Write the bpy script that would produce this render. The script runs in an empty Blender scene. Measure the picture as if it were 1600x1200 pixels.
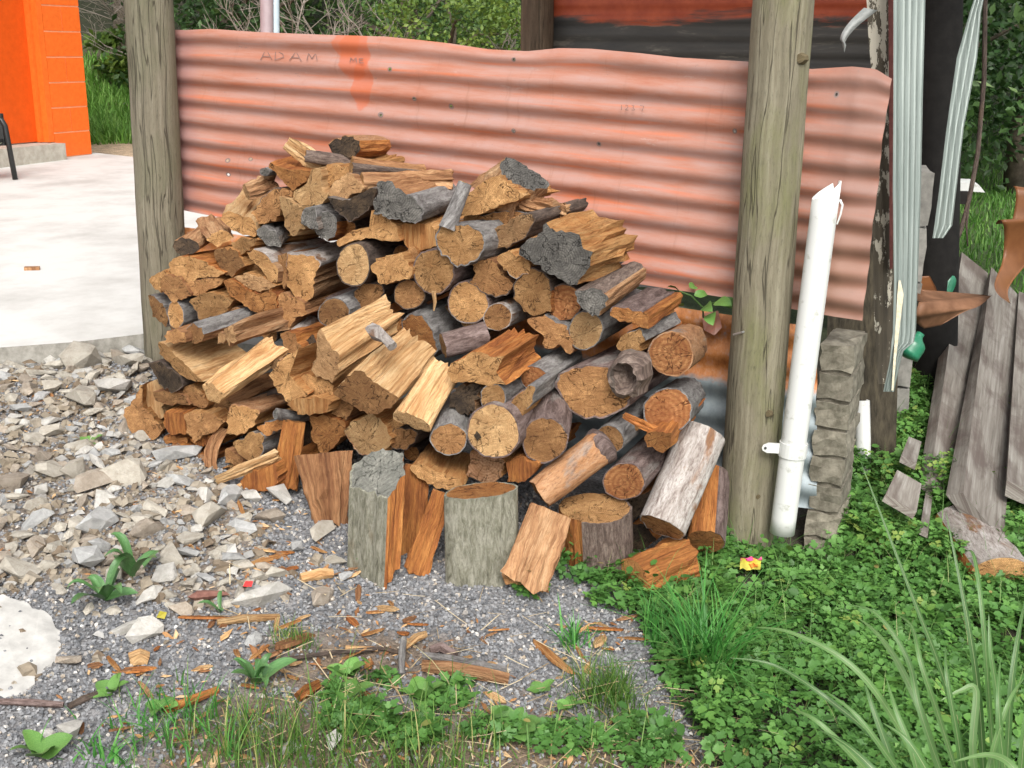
import bpy, bmesh, math, random
import numpy as np
from mathutils import Vector, Matrix
R = math.radians
random.seed(7); rng = np.random.default_rng(7)
SC = bpy.context.scene; COL = SC.collection

# ---------------------------------------------------------------- camera, sky, sun, exposure
FPX = 1800.0; PITCH = R(16.26); ROLL = R(0.6); EYE = Vector((0, 0, 1.63))
cam = bpy.data.cameras.new('camera'); co = bpy.data.objects.new('camera', cam); COL.objects.link(co)
cam.sensor_width = 36; cam.lens = 36 * FPX / 1600; cam.clip_end = 400; cam.clip_start = 0.05
MC = Matrix.Rotation(math.pi/2 - PITCH, 3, 'X') @ Matrix.Rotation(ROLL, 3, 'Z')
co.matrix_world = Matrix.Translation(EYE) @ MC.to_4x4(); SC.camera = co
SUN_EL, SUN_AZ = R(46), R(6)          # azimuth: measured from straight behind the viewer
w = bpy.data.worlds.new('World'); SC.world = w; w.use_nodes = True
wn = w.node_tree; bg = wn.nodes['Background']
sky = wn.nodes.new('ShaderNodeTexSky'); sky.sky_type = 'NISHITA'; sky.sun_disc = False
sky.sun_elevation = SUN_EL; sky.sun_rotation = math.pi - SUN_AZ; sky.air_density = 1.4; sky.dust_density = 5.0
hs = wn.nodes.new('ShaderNodeHueSaturation'); hs.inputs['Saturation'].default_value = 0.22
wn.links.new(sky.outputs[0], hs.inputs['Color']); wn.links.new(hs.outputs[0], bg.inputs[0]); bg.inputs[1].default_value = 0.15
sl = bpy.data.lights.new('sun', 'SUN'); sl.energy = 1.15; sl.angle = R(25); sl.color = (1, .96, .9)
so = bpy.data.objects.new('sun', sl); COL.objects.link(so)
sd = Vector((math.sin(SUN_AZ)*math.cos(SUN_EL), -math.cos(SUN_AZ)*math.cos(SUN_EL), math.sin(SUN_EL)))
so.rotation_euler = sd.to_track_quat('Z', 'Y').to_euler(); so.location = (0, 0, 8)
SC.view_settings.view_transform = 'Standard'; SC.view_settings.look = 'None'
SC.view_settings.exposure = 0.76; SC.view_settings.gamma = 1

# ---------------------------------------------------------------- picture geometry -> places in the yard
def ray(px, py):
    d = MC @ Vector(((px-800)/FPX, (600-py)/FPX, -1.0)); return d
def at(px, py, Z): return EYE + ray(px, py)*Z
def proj(p):
    q = MC.transposed() @ (Vector(p)-EYE)
    return (800 - FPX*q.x/q.z, 600 + FPX*q.y/q.z)
def plane(px, py, P0, n):
    d = ray(px, py); return EYE + d*((P0-EYE).dot(n)/d.dot(n))
WL = at(285, 250, 4.0); WR = at(1170, 290, 3.2)
UV_ = Vector((WR.x-WL.x, WR.y-WL.y, 0)).normalized(); NV = Vector((UV_.y, -UV_.x, 0)); UP = Vector((0, 0, 1))
if NV.y > 0: NV = -NV
W0 = Vector((WL.x, WL.y, 0))
def wp(px, py, s=0.0): return plane(px, py, W0 + NV*s, NV)      # point on a plane parallel to the iron wall, s metres out
def _sm(a, b, x):
    t = np.clip((x-a)/(b-a), 0, 1); return t*t*(3-2*t)
def vnoise(x, y, f, seed=0):
    x = np.asarray(x, float)*f + seed*17.3; y = np.asarray(y, float)*f - seed*9.1
    return (np.sin(x*1.7+np.sin(y*1.3+seed)) + np.sin(y*2.1+1.3*np.sin(x*0.9)) + np.sin((x+y)*1.1+seed*2.0))/3
def gz(x, y):                                                    # terrain height
    x = np.asarray(x, float); y = np.asarray(y, float)
    xc = np.where(x > 1.2, 1.2 + (x-1.2)*0.25, np.where(x < -1.8, -1.8+(x+1.8)*.1, x)); yc = np.minimum(y, 4.3) + 0.05*np.maximum(0, np.minimum(y, 6)-4.3)
    z = 1.63 - (1.631 + .13*xc - .10*yc)
    z = z + .008*vnoise(x, y, 3.1, 1) + .005*vnoise(x, y, 9, 2)
    z = np.where((y > 3.2) & (x < .35), np.minimum(z, EYE.z - 1.07 + .08*(np.clip(y, 3, 12)-4.05)/5.2), z)
    wl = (x-W0.x)*UV_.x + (y-W0.y)*UV_.y
    sw_ = (x-W0.x)*NV.x + (y-W0.y)*NV.y; z = z + .055*np.exp(-((wl-1.75)/.45)**2-((sw_-.55)/.45)**2)
    z = z + _sm(-1.1, -2.4, x)*_sm(2.0, 3.2, y)*_sm(4.0, 3.5, y)*.02
    far = _sm(13.5, 26, y); z = z + far*5.0 + .05*vnoise(x, y, .7, 3)*_sm(10.5, 12, y)
    return z
def g1(x, y): return float(gz(x, y))
def gp(px, py, lift=0.0):                                        # where a line of sight meets the ground
    d = ray(px, py); a, b = .5, 60.0
    lo = a
    for k in range(400):
        t = .5 + k*.05*(1+k*.01); p = EYE + d*t
        if p.z < g1(p.x, p.y): b = t; break
        lo = t
    for k in range(24):
        m = (lo+b)/2; p = EYE + d*m
        if p.z < g1(p.x, p.y): b = m
        else: lo = m
    p = EYE + d*b; p.z += lift; return p
def SLZ(y): return EYE.z - 1.0 + .08*(min(max(y, 3), 12)-4.05)/5.2   # top of the concrete apron
def sp(px, py):
    p = plane(px, py, Vector((0, 4.05, EYE.z-1.0)), Vector((0, -.08/5.2, 1)).normalized()); return p

# ---------------------------------------------------------------- object helpers
def link(o, parent=None):
    COL.objects.link(o)
    if parent: o.parent = parent
    return o
def tag(o, label=None, cat=None, group=None, kind=None):
    if label: o['label'] = label
    if cat: o['category'] = cat
    if group: o['group'] = group
    if kind: o['kind'] = kind
    return o
def empty(name, loc, label=None, cat=None, group=None):
    o = bpy.data.objects.new(name, None); o.location = loc; o.empty_display_size = .05; link(o); return tag(o, label, cat, group)
def npmesh(name, V, F, G=None, tint=None, smooth=False, mats=None, mi=None):
    V = np.asarray(V, np.float32).reshape(-1, 3); me = bpy.data.meshes.new(name)
    if isinstance(F, np.ndarray):
        m, k = F.shape; loops = F.ravel().astype(np.int32); starts = np.arange(m, dtype=np.int32)*k
    else:
        m = len(F); ln = [len(f) for f in F]; loops = np.array([i for f in F for i in f], np.int32)
        starts = np.concatenate([[0], np.cumsum(ln)[:-1]]).astype(np.int32) if m else np.zeros(0, np.int32)
    me.vertices.add(len(V)); me.vertices.foreach_set('co', V.ravel())
    me.loops.add(len(loops)); me.loops.foreach_set('vertex_index', loops)
    me.polygons.add(m); me.polygons.foreach_set('loop_start', starts)
    if smooth: me.polygons.foreach_set('use_smooth', np.ones(m, bool))
    else: me.polygons.foreach_set('use_smooth', np.zeros(m, bool))
    if mats:
        for mt in (mats if isinstance(mats, (list, tuple)) else [mats]): me.materials.append(mt)
    if mi is not None: me.polygons.foreach_set('material_index', np.asarray(mi, np.int32))
    if G is not None:
        a = me.attributes.new('g', 'FLOAT_VECTOR', 'POINT'); a.data.foreach_set('vector', np.asarray(G, np.float32).ravel())
    if tint is not None:
        a = me.attributes.new('tint', 'FLOAT', 'POINT'); a.data.foreach_set('value', np.asarray(tint, np.float32).ravel())
    me.update(); me.validate(); return me
def obj(name, me, parent=None, loc=None):
    o = bpy.data.objects.new(name, me)
    if loc is not None: o.location = loc
    return link(o, parent)
class MB:                                   # small mesh collector: boxes, tubes, lathes
    def __init__(s): s.v = []; s.f = []; s.g = []
    def add(s, V, F, G=None):
        n = len(s.v); s.v += [tuple(v) for v in V]; s.f += [tuple(i+n for i in f) for f in F]
        s.g += [tuple(x) for x in (G if G is not None else V)]; return s
    def hexa(s, c8):                         # 4 bottom + 4 top
        return s.add(c8, [(0,3,2,1),(4,5,6,7),(0,1,5,4),(1,2,6,5),(2,3,7,6),(3,0,4,7)])
    def box(s, o, a, b, c):                  # origin corner and three edge vectors
        o, a, b, c = map(Vector, (o, a, b, c))
        return s.hexa([o, o+a, o+a+b, o+b, o+c, o+a+c, o+a+b+c, o+b+c])
    def tube(s, pts, rad, n=10, caps=True, seed=0, rough=0.0):
        pts = [Vector(p) for p in pts]; rr = rad if isinstance(rad, (list, tuple)) else [rad]*len(pts)
        rd = random.Random(seed); t0 = None; rings = []; L = 0
        V = []; G = []
        nz = [1+rough*(rd.random()-.5)*2 for _ in range(n)]
        for i, p in enumerate(pts):
            t = (pts[min(i+1, len(pts)-1)]-pts[max(i-1, 0)]).normalized()
            if t0 is None:
                x = t.orthogonal().normalized()
            else:
                x = (x - t*x.dot(t)).normalized()
            y = t.cross(x); t0 = t
            if i: L += (p-pts[i-1]).length
            for k in range(n):
                a = 2*math.pi*k/n; V.append(p + (x*math.cos(a)+y*math.sin(a))*rr[i]*nz[k]*(1+rough*.4*(rd.random()-.5))); G.append((L, a*rr[i], seed))
        F = []
        for i in range(len(pts)-1):
            for k in range(n):
                F.append((i*n+k, i*n+(k+1) % n, (i+1)*n+(k+1) % n, (i+1)*n+k))
        if caps: F.append(tuple(range(n))[::-1]); F.append(tuple((len(pts)-1)*n+k for k in range(n)))
        return s.add(V, F, G)
    def build(s, name, mat, parent=None, smooth=False, loc=None):
        V = np.array(s.v, float)
        if loc is not None: V = V - np.array(loc)
        me = npmesh(name, V, s.f, G=s.g, mats=mat, smooth=smooth)
        return obj(name, me, parent, loc)

# ---------------------------------------------------------------- materials
def mat(name):
    m = bpy.data.materials.new(name); m.use_nodes = True; nt = m.node_tree
    return m, nt, nt.nodes['Principled BSDF']
def N(nt, t, _props=None, **inp):
    n = nt.nodes.new('ShaderNode'+t)
    for k, v in (_props or {}).items(): setattr(n, k, v)
    for k, v in inp.items():
        key = int(k[1:]) if k[0] == 'i' and k[1:].isdigit() else k.replace('_', ' ')
        if hasattr(v, 'outputs'): v = v.outputs[0]
        if hasattr(v, 'is_output'): nt.links.new(v, n.inputs[key])
        else: n.inputs[key].default_value = v
    return n
def math_(nt, op, a, b=0.0, c=0.0): return N(nt, 'Math', {'operation': op}, i0=a, i1=b, i2=c)
def ramp(nt, fac, stops, interp='LINEAR'):
    n = N(nt, 'ValToRGB', i0=fac); cr = n.color_ramp; cr.interpolation = interp
    while len(cr.elements) < len(stops): cr.elements.new(.5)
    for e, (p, c) in zip(cr.elements, stops):
        e.position = p; e.color = tuple(c) + (1,) if len(c) == 3 else c
    return n
def mixc(nt, fac, a, b, mode='MIX'):
    n = nt.nodes.new('ShaderNodeMix'); n.data_type = 'RGBA'; n.blend_type = mode
    for k, v in ((0, fac), (6, a), (7, b)):
        if hasattr(v, 'is_output'): nt.links.new(v, n.inputs[k])
        elif hasattr(v, 'outputs'): nt.links.new(v.outputs[2] if v.bl_idname == 'ShaderNodeMix' else v.outputs[0], n.inputs[k])
        else: n.inputs[k].default_value = (tuple(v)+(1,) if isinstance(v, tuple) and len(v) == 3 else v)
    return n
def mo(n): return n.outputs[2] if n.bl_idname == 'ShaderNodeMix' else n.outputs[0]
def noise(nt, vec, scale=5, detail=4, rough=.6, dist=0): return N(nt, 'TexNoise', Vector=vec, Scale=scale, Detail=detail, Roughness=rough, Distortion=dist)
def attr(nt, name): return N(nt, 'Attribute', {'attribute_name': name})
def mapping(nt, vec, scale, loc=(0, 0, 0)): return N(nt, 'Mapping', Vector=vec, Scale=scale, Location=loc)
def bump(nt, bs, h, strength=.4, dist=.004):
    b = N(nt, 'Bump', Height=h, Strength=strength, Distance=dist); nt.links.new(b.outputs[0], bs.inputs['Normal'])
def cl(nt, bs, c): nt.links.new(mo(c), bs.inputs['Base Color'])
def V1(nt, name): return attr(nt, name).outputs['Vector']
def objvar(nt, c, lo=.8, hi=1.15, hue=.0):
    oi = N(nt, 'ObjectInfo'); v = N(nt, 'MapRange', i0=oi.outputs['Random'], i3=lo, i4=hi)
    return N(nt, 'HueSaturation', Value=v.outputs[0], Color=mo(c))
def M_end(name, c1, c2, dk, rings=230, ramt=.35, rough=.85):
    m, nt, b = mat(name); g = V1(nt, 'g'); b.inputs['Roughness'].default_value = rough; b.inputs['Specular IOR Level'].default_value = .2
    dn = noise(nt, g, 14, 2); sep = N(nt, 'SeparateXYZ', i0=g)
    xy = N(nt, 'CombineXYZ', i0=sep.outputs[0], i1=sep.outputs[1])
    ln = N(nt, 'VectorMath', {'operation': 'LENGTH'}, i0=xy)
    d = math_(nt, 'MULTIPLY_ADD', dn.outputs[0], .022, ln.outputs['Value'])
    r = math_(nt, 'SINE', math_(nt, 'MULTIPLY', d, rings*2*math.pi)); r = math_(nt, 'MULTIPLY_ADD', r, .5, .5)
    big = noise(nt, g, 20, 5, .7); c = ramp(nt, big.outputs[0], [(.34, c1), (.5, tuple((p+q)/2 for p, q in zip(c1, c2))), (.62, tuple(min(1, x*1.18) for x in c2))])
    c = mixc(nt, math_(nt, 'MULTIPLY', r, ramt), c, dk)
    ang = math_(nt, 'ARCTAN2', sep.outputs[1], sep.outputs[0])
    cv = N(nt, 'CombineXYZ', i0=math_(nt, 'MULTIPLY', ang, 6.5), i1=math_(nt, 'MULTIPLY', ln.outputs['Value'], 14), i2=sep.outputs[2])
    cr = noise(nt, cv, 2.2, 3, .7, .6); cm = N(nt, 'MapRange', i0=cr.outputs[0], i1=.70, i2=.76)
    c = mixc(nt, math_(nt, 'MULTIPLY', cm.outputs[0], .45), c, tuple(x*.5 for x in dk))
    saw = noise(nt, mapping(nt, g, (22, 190, 1)), 1, 5, .75)
    sm = N(nt, 'MapRange', i0=saw.outputs[0], i1=.45, i2=.75)
    c = mixc(nt, math_(nt, 'MULTIPLY', sm.outputs[0], .5), c, dk)
    fs = noise(nt, g, 120, 5, .8); fm = N(nt, 'MapRange', i0=fs.outputs[0], i1=.50, i2=.70); c = mixc(nt, math_(nt, 'MULTIPLY', fm.outputs[0], .5), c, dk)
    fl = N(nt, 'MapRange', i0=fs.outputs[0], i1=.40, i2=.28); c = mixc(nt, math_(nt, 'MULTIPLY', fl.outputs[0], .45), c, tuple(min(1, x*1.5) for x in c2))
    f2 = noise(nt, g, 330, 3, .8); f2m = N(nt, 'MapRange', i0=f2.outputs[0], i1=.54, i2=.62); c = mixc(nt, math_(nt, 'MULTIPLY', f2m.outputs[0], .45), c, dk)
    ck = noise(nt, N(nt, 'CombineXYZ', i0=math_(nt, 'MULTIPLY', ang, .8), i1=math_(nt, 'MULTIPLY', ln.outputs['Value'], 7), i2=sep.outputs[2]), 1.6, 3, .6); cka = math_(nt, 'ABSOLUTE', math_(nt, 'SUBTRACT', ck.outputs[0], .5)); ckm = N(nt, 'MapRange', i0=cka, i1=.012, i2=.003)
    c = mixc(nt, math_(nt, 'MULTIPLY', ckm.outputs[0], .75), c, tuple(x*.35 for x in dk))
    st = noise(nt, g, 9, 5, .7); sm2 = N(nt, 'MapRange', i0=st.outputs[0], i1=.5, i2=.78)
    c = mixc(nt, math_(nt, 'MULTIPLY', sm2.outputs[0], .55), c, tuple(x*.7 for x in dk))
    cl(nt, b, objvar(nt, c, .62, 1.28))
    h = math_(nt, 'ADD', saw.outputs[0], math_(nt, 'MULTIPLY', fs.outputs[0], 1.6)); h = math_(nt, 'SUBTRACT', h, math_(nt, 'MULTIPLY', math_(nt, 'MAXIMUM', cm.outputs[0], ckm.outputs[0]), 1.2)); bump(nt, b, h, .9, .006)
    return m
def M_split(name, c1, c2, c3, dk):
    m, nt, b = mat(name); g = V1(nt, 'g'); b.inputs['Roughness'].default_value = .8; b.inputs['Specular IOR Level'].default_value = .2
    wob = noise(nt, mapping(nt, g, (9, 9, 1)), 1, 2); gg = N(nt, 'VectorMath', {'operation': 'MULTIPLY_ADD'}, i0=wob.outputs['Color'], i1=(0, .02, 0), i2=g)
    n1 = noise(nt, mapping(nt, gg, (5, 110, 3)), 1, 6, .7); n2 = noise(nt, mapping(nt, gg, (7, 22, 2)), 1, 4, .6)
    n3 = noise(nt, mapping(nt, gg, (9, 260, 5)), 1, 3, .7)
    f = math_(nt, 'ADD', math_(nt, 'MULTIPLY', n1.outputs[0], .55), math_(nt, 'MULTIPLY', n2.outputs[0], .45))
    c = ramp(nt, f, [(.3, dk), (.42, c3), (.52, c2), (.64, c1)])
    sm = N(nt, 'MapRange', i0=n3.outputs[0], i1=.55, i2=.72)
    c = mixc(nt, math_(nt, 'MULTIPLY', sm.outputs[0], .6), c, dk)
    n6 = noise(nt, mapping(nt, gg, (40, 420, 5)), 1, 3, .8); s6 = N(nt, 'MapRange', i0=n6.outputs[0], i1=.52, i2=.62); c = mixc(nt, math_(nt, 'MULTIPLY', s6.outputs[0], .4), c, dk)
    n5 = noise(nt, mapping(nt, gg, (30, 90, 5)), 1, 4, .75); s5 = N(nt, 'MapRange', i0=n5.outputs[0], i1=.54, i2=.70); c = mixc(nt, math_(nt, 'MULTIPLY', s5.outputs[0], .5), c, c3)
    cl(nt, b, objvar(nt, c, .78, 1.15))
    h = math_(nt, 'ADD', math_(nt, 'ADD', n1.outputs[0], math_(nt, 'MULTIPLY', n3.outputs[0], .6)), math_(nt, 'MULTIPLY', n5.outputs[0], .7)); bump(nt, b, h, 1.0, .009); return m
def M_bark(name, c1, c2, c3, dk, sc=1.0, patch=.55):
    m, nt, b = mat(name); g = V1(nt, 'g'); b.inputs['Roughness'].default_value = .85; b.inputs['Specular IOR Level'].default_value = .25
    n1 = noise(nt, mapping(nt, g, (16*sc, 60*sc, 3)), 1, 6, .72, .6); n2 = noise(nt, mapping(nt, g, (6, 13, 2)), 1, 4, .6, .5)
    n4 = noise(nt, mapping(nt, g, (60, 190, 4)), 1, 4, .8)
    c = ramp(nt, n1.outputs[0], [(.3, dk), (.45, c1), (.62, c2)])
    pm = N(nt, 'MapRange', i0=n2.outputs[0], i1=patch, i2=patch+.08)
    c = mixc(nt, pm.outputs[0], c, mixc(nt, n1.outputs[0], dk, c3))
    s4 = N(nt, 'MapRange', i0=n4.outputs[0], i1=.50, i2=.62)
    c = mixc(nt, math_(nt, 'MULTIPLY', s4.outputs[0], .5), c, dk)
    cl(nt, b, objvar(nt, c, .8, 1.15))
    bump(nt, b, math_(nt, 'ADD', n1.outputs[0], math_(nt, 'MULTIPLY', n4.outputs[0], .5)), 1.0, .006); return m
END = {'o': M_end('end_ochre', (.45, .24, .095), (.62, .365, .16), (.21, .095, .032)),
       'b': M_end('end_brown', (.34, .17, .07), (.49, .27, .115), (.15, .063, .023)),
       'f': M_end('end_fresh', (.55, .33, .15), (.70, .47, .235), (.29, .14, .052)),
       'p': M_end('end_pinkish', (.46, .25, .13), (.58, .36, .22), (.30, .14, .06), 120, .5),
       'r': M_end('end_orange', (.42, .175, .052), (.56, .28, .10), (.18, .058, .02)),
       'k': M_end('end_ringed', (.36, .155, .055), (.50, .25, .10), (.24, .075, .03), 75, .55),
       't': M_end('end_tan', (.41, .235, .11), (.56, .35, .175), (.19, .09, .038)),
       'g': M_end('end_grey', (.135, .128, .118), (.235, .222, .20), (.05, .047, .043), 150, .4),
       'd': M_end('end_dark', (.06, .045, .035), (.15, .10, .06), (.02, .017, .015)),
       's': M_end('end_silver', (.17, .17, .15), (.27, .265, .23), (.06, .06, .05), 90, .2)}
SPL = {'f': M_split('split_fresh', (0.678, 0.488, 0.281), (0.583, 0.376, 0.185), (0.424, 0.228, 0.095), (0.212, 0.095, 0.038)),
       'o': M_split('split_gold', (0.575, 0.345, 0.155), (0.46, 0.241, 0.092), (0.345, 0.144, 0.046), (0.138, 0.052, 0.018)),
       'r': M_split('split_orange', (0.538, 0.246, 0.073), (0.403, 0.157, 0.045), (0.246, 0.084, 0.027), (0.101, 0.034, 0.013)),
       'b': M_split('split_brown', (0.45, 0.25, 0.125), (0.325, 0.163, 0.075), (0.2, 0.088, 0.04), (0.088, 0.037, 0.019)),
       't': M_split('split_tan', (0.56, 0.37, 0.213), (0.403, 0.224, 0.112), (0.246, 0.118, 0.056), (0.123, 0.056, 0.028)),
       'g': M_split('split_weathered', (.34, .31, .28), (.25, .215, .19), (.15, .115, .095), (.06, .045, .038))}
BRK = {'G': M_bark('bark_grey', (.15, .14, .135), (.27, .26, .25), (.34, .33, .31), (.055, .048, .045)),
       'P': M_bark('bark_purple', (.13, .09, .08), (.24, .18, .165), (.40, .36, .33), (.045, .028, .025), 1, .58),
       'W': M_bark('bark_whitish', (.29, .255, .23), (.43, .40, .375), (.30, .15, .065), (.10, .065, .055), .9, .53),
       'M': M_bark('bark_lichen', (.18, .175, .13), (.30, .29, .235), (.22, .16, .09), (.08, .075, .055), 1.3, .62),
       'O': M_bark('bark_stripped', (.34, .165, .075), (.46, .27, .15), (.42, .36, .30), (.11, .05, .03), .6, .57),
       'D': M_bark('bark_dark', (.075, .055, .045), (.14, .105, .085), (.22, .15, .10), (.025, .02, .018)),
       'R': M_bark('bark_rough', (.12, .085, .07), (.22, .17, .14), (.20, .18, .15), (.035, .025, .022), 1.6, .6)}
def M_simple(name, c1, c2, scale=8, rough=.7, bmp=.2, stretch=(1, 1, 1), spec=.3, metal=0, src='g', detail=5, lo=.35, hi=.65, var=None):
    m, nt, b = mat(name); v = V1(nt, 'g') if src == 'g' else N(nt, 'TexCoord').outputs['Object']
    n = noise(nt, mapping(nt, v, stretch), scale, detail, .65); c = ramp(nt, n.outputs[0], [(lo, c1), (hi, c2)])
    if var: c = objvar(nt, c, *var)
    cl(nt, b, c); b.inputs['Roughness'].default_value = rough; b.inputs['Specular IOR Level'].default_value = spec; b.inputs['Metallic'].default_value = metal
    if bmp: bump(nt, b, n.outputs[0], bmp, .004)
    return m
def M_tint(name, stops, rough=.6, trans=0.0, nscale=0, spec=.3):
    m, nt, b = mat(name); t = attr(nt, 'tint').outputs['Fac']; c = ramp(nt, t, stops)
    if nscale:
        n = noise(nt, N(nt, 'TexCoord').outputs['Object'], nscale, 3); c = mixc(nt, .45, c, ramp(nt, n.outputs[0], [(.3, (.25, .25, .25)), (.7, (1, 1, 1))]), 'MULTIPLY')
    cl(nt, b, c); b.inputs['Roughness'].default_value = rough; b.inputs['Specular IOR Level'].default_value = spec
    if trans:
        tr = N(nt, 'BsdfTranslucent', Color=mo(c)); mx = N(nt, 'MixShader', i0=trans); nt.links.new(b.outputs[0], mx.inputs[1]); nt.links.new(tr.outputs[0], mx.inputs[2])
        nt.links.new(mx.outputs[0], nt.nodes['Material Output'].inputs[0])
    return m

# ---------------------------------------------------------------- ground, apron, building
def lerp(a, b, t): return a + (b-a)*t
def inpoly(px, py, poly):
    px = np.asarray(px); py = np.asarray(py); r = np.zeros(px.shape, bool); n = len(poly)
    for i in range(n):
        x1, y1 = poly[i]; x2, y2 = poly[i-1]
        c = ((y1 > py) != (y2 > py)); r ^= c & (px < (x2-x1)*(py-y1)/((y2-y1) if y2 != y1 else 1e-9) + x1)
    return r
MCn = np.array(MC)
def projn(P):
    q = (np.asarray(P) - np.array(EYE)) @ MCn
    return 800 - FPX*q[:, 0]/q[:, 2], 600 + FPX*q[:, 1]/q[:, 2], -q[:, 2]
CLOVER = [(1090, 850), (1150, 870), (1205, 830), (1262, 760), (1330, 600), (1400, 520), (1470, 480), (1640, 480), (2300, 600), (2600, 2200), (1190, 2200), (1120, 1290), (1090, 1150), (1030, 1060), (1010, 985), (960, 930), (1000, 905), (1090, 905)]
RUBBLE = [(-900, 545), (60, 545), (245, 515), (235, 640), (250, 700), (330, 740), (400, 790), (420, 860), (420, 930), (300, 965), (190, 925), (60, 910), (-40, 960), (-900, 1000)]
SOIL = [(390, 1010), (460, 985), (600, 985), (720, 1000), (720, 1050), (560, 1080), (400, 1075), (300, 1100), (250, 1160), (190, 1230), (100, 1500), (1500, 1500), (1120, 1200), (1040, 1120), (900, 1120), (760, 1100), (640, 1110), (420, 1090)]
def axis_lines(parts):
    return np.unique(np.round(np.concatenate([np.arange(a, b, st) for a, b, st in parts]), 4))
gx = axis_lines([(-60, -12, 4), (-12, -3, .5), (-3, 3, .03), (3, 12, .4), (12, 61, 4)])
gy = axis_lines([(-8, 1.2, .5), (1.2, 5, .03), (5, 16, .3), (16, 40, 1.5), (40, 100, 8)])
GX, GY = np.meshgrid(gx, gy); GZ = gz(GX, GY); P = np.stack([GX, GY, GZ], -1).reshape(-1, 3)
nx, ny = len(gx), len(gy); ii = np.arange(nx*ny).reshape(ny, nx)
Fq = np.stack([ii[:-1, :-1], ii[:-1, 1:], ii[1:, 1:], ii[1:, :-1]], -1).reshape(-1, 4)
qx, qy, qd = projn(P); ok = qd > .3
def soft(poly, jit=14):
    r = np.zeros(len(P))
    for k in range(8): r += inpoly(qx + rng.normal(0, jit, len(P)), qy + rng.normal(0, jit, len(P)), poly) & ok
    return r/8
w_cl = np.maximum(soft(CLOVER), (P[:, 0] > .9) & (P[:, 1] > 1.0) & (P[:, 1] < 6)); w_so = soft(SOIL, 25); w_ru = soft(RUBBLE, 20)
w_far = _sm(5.0, 6.5, P[:, 1]); w_hill = _sm(13, 17, P[:, 1])
base = np.tile([.21, .213, .22], (len(P), 1))
def blend(b, wgt, c): return b*(1-wgt[:, None]) + np.array(c)*wgt[:, None]
base = blend(base, w_ru*.75, (.24, .19, .14)); base = blend(base, w_so*.8, (.17, .115, .065)); base = blend(base, w_cl*.95, (.045, .04, .022))
base = blend(base, w_far*(P[:, 0] > .5), (.055, .10, .022)); base = blend(base, w_far*(P[:, 0] <= .5), (.58, .44, .30)); base = blend(base, w_hill, (.03, .035, .015))
me = npmesh('ground', P, Fq, smooth=True)
ca = me.attributes.new('zc', 'FLOAT_COLOR', 'POINT'); ca.data.foreach_set('color', np.concatenate([base, np.ones((len(P), 1))], 1).astype(np.float32).ravel())
m, nt, b = mat('ground_soil'); po = N(nt, 'TexCoord').outputs['Object']
zc = attr(nt, 'zc').outputs['Color']; n1 = noise(nt, po, 14, 6, .7); n2 = noise(nt, po, 130, 3, .7)
c = mixc(nt, 1.0, zc, ramp(nt, n1.outputs[0], [(.3, (.55, .55, .55)), (.7, (1.35, 1.3, 1.25))]), 'MULTIPLY')
c = mixc(nt, 1.0, c, ramp(nt, n2.outputs[0], [(.3, (.4, .4, .42)), (.7, (1.4, 1.4, 1.4))]), 'MULTIPLY')
cl(nt, b, c); b.inputs['Roughness'].default_value = .95; bump(nt, b, n2.outputs[0], .8, .01); me.materials.append(m)
tag(obj('ground', me), kind='structure')

M_conc = M_simple('pale_concrete', (.40, .39, .37), (.55, .545, .525), 2.2, .9, .1, src='o', detail=9, lo=.32, hi=.55)
M_conc2 = M_simple('raw_concrete_edge', (.20, .19, .165), (.36, .345, .31), 25, .95, .6, src='o')
# apron: slab polygon with a rough edge
e0 = sp(-900, 610); e1 = sp(0, 543); e2 = sp(120, 534); e3 = sp(246, 519); far = sp(170, 241); farR = sp(215, 246)
edge = [e0, e1, lerp(e1, e2, .5), e2, lerp(e2, e3, .5), e3, e3 + UV_*.55 - NV*.02, e3 + UV_*.55 - NV*2.4, farR + (farR-far).normalized()*1.5, far, far+(far-farR).normalized()*.4, Vector((-9, far.y+2.0, 0))]
top = [Vector((p.x, p.y, SLZ(p.y))) for p in edge]; bot = [Vector((p.x, p.y, SLZ(p.y)-.22)) for p in edge]; n = len(top)
slab = empty('concrete_apron', top[3]); tag(slab, kind='structure'); L0 = Vector(top[3])
obj('paving', npmesh('paving', [p-L0 for p in top], [tuple(range(n))], mats=M_conc), slab)
obj('slab_edge', npmesh('slab_edge', [p-L0 for p in top]+[p-L0 for p in bot], [(i, i+n, (i+1) % n+n, (i+1) % n) for i in range(n)], mats=M_conc2), slab)
# broken concrete patch in the gravel
pp = [(-260, 900), (-60, 925), (10, 935), (45, 945), (75, 960), (92, 985), (96, 1010), (88, 1035), (70, 1050), (60, 1068), (35, 1085), (0, 1092), (-80, 1110), (-300, 1150)]
pq = []
for i_ in range(len(pp)):
    (x1, y1), (x2, y2) = pp[i_], pp[(i_+1) % len(pp)]
    for t_ in (0, .25, .5, .75): pq.append((lerp(x1, x2, t_)+random.gauss(0, 3.0), lerp(y1, y2, t_)+random.gauss(0, 2.5)))
tp = [gp(x, y, .004) for x, y in pq]; L0 = sum(tp, Vector())/len(tp)
bm_ = [p-L0-Vector((0, 0, .06)) for p in tp]; tt = [p-L0 for p in tp]; n = len(tt)
tag(obj('concrete_patch', npmesh('concrete_patch', tt+bm_, [tuple(range(n))[::-1]]+[(i, (i+1) % n, (i+1) % n+n, i+n) for i in range(n)], mats=M_simple('worn_concrete', (.36, .35, .33), (.54, .53, .50), 14, .95, .5, src='o')), None, L0), kind='structure')
# offcut on the slab
q = sp(52, 422); mb = MB(); mb.box(q-Vector((.035, .015, 0)), (.065, .010, 0), (-.008, .03, 0), (0, 0, .014)); tag(mb.build('wood_offcut', SPL['t'], loc=q), 'small wooden offcut lying alone on the pale concrete', 'wood scrap')

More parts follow.
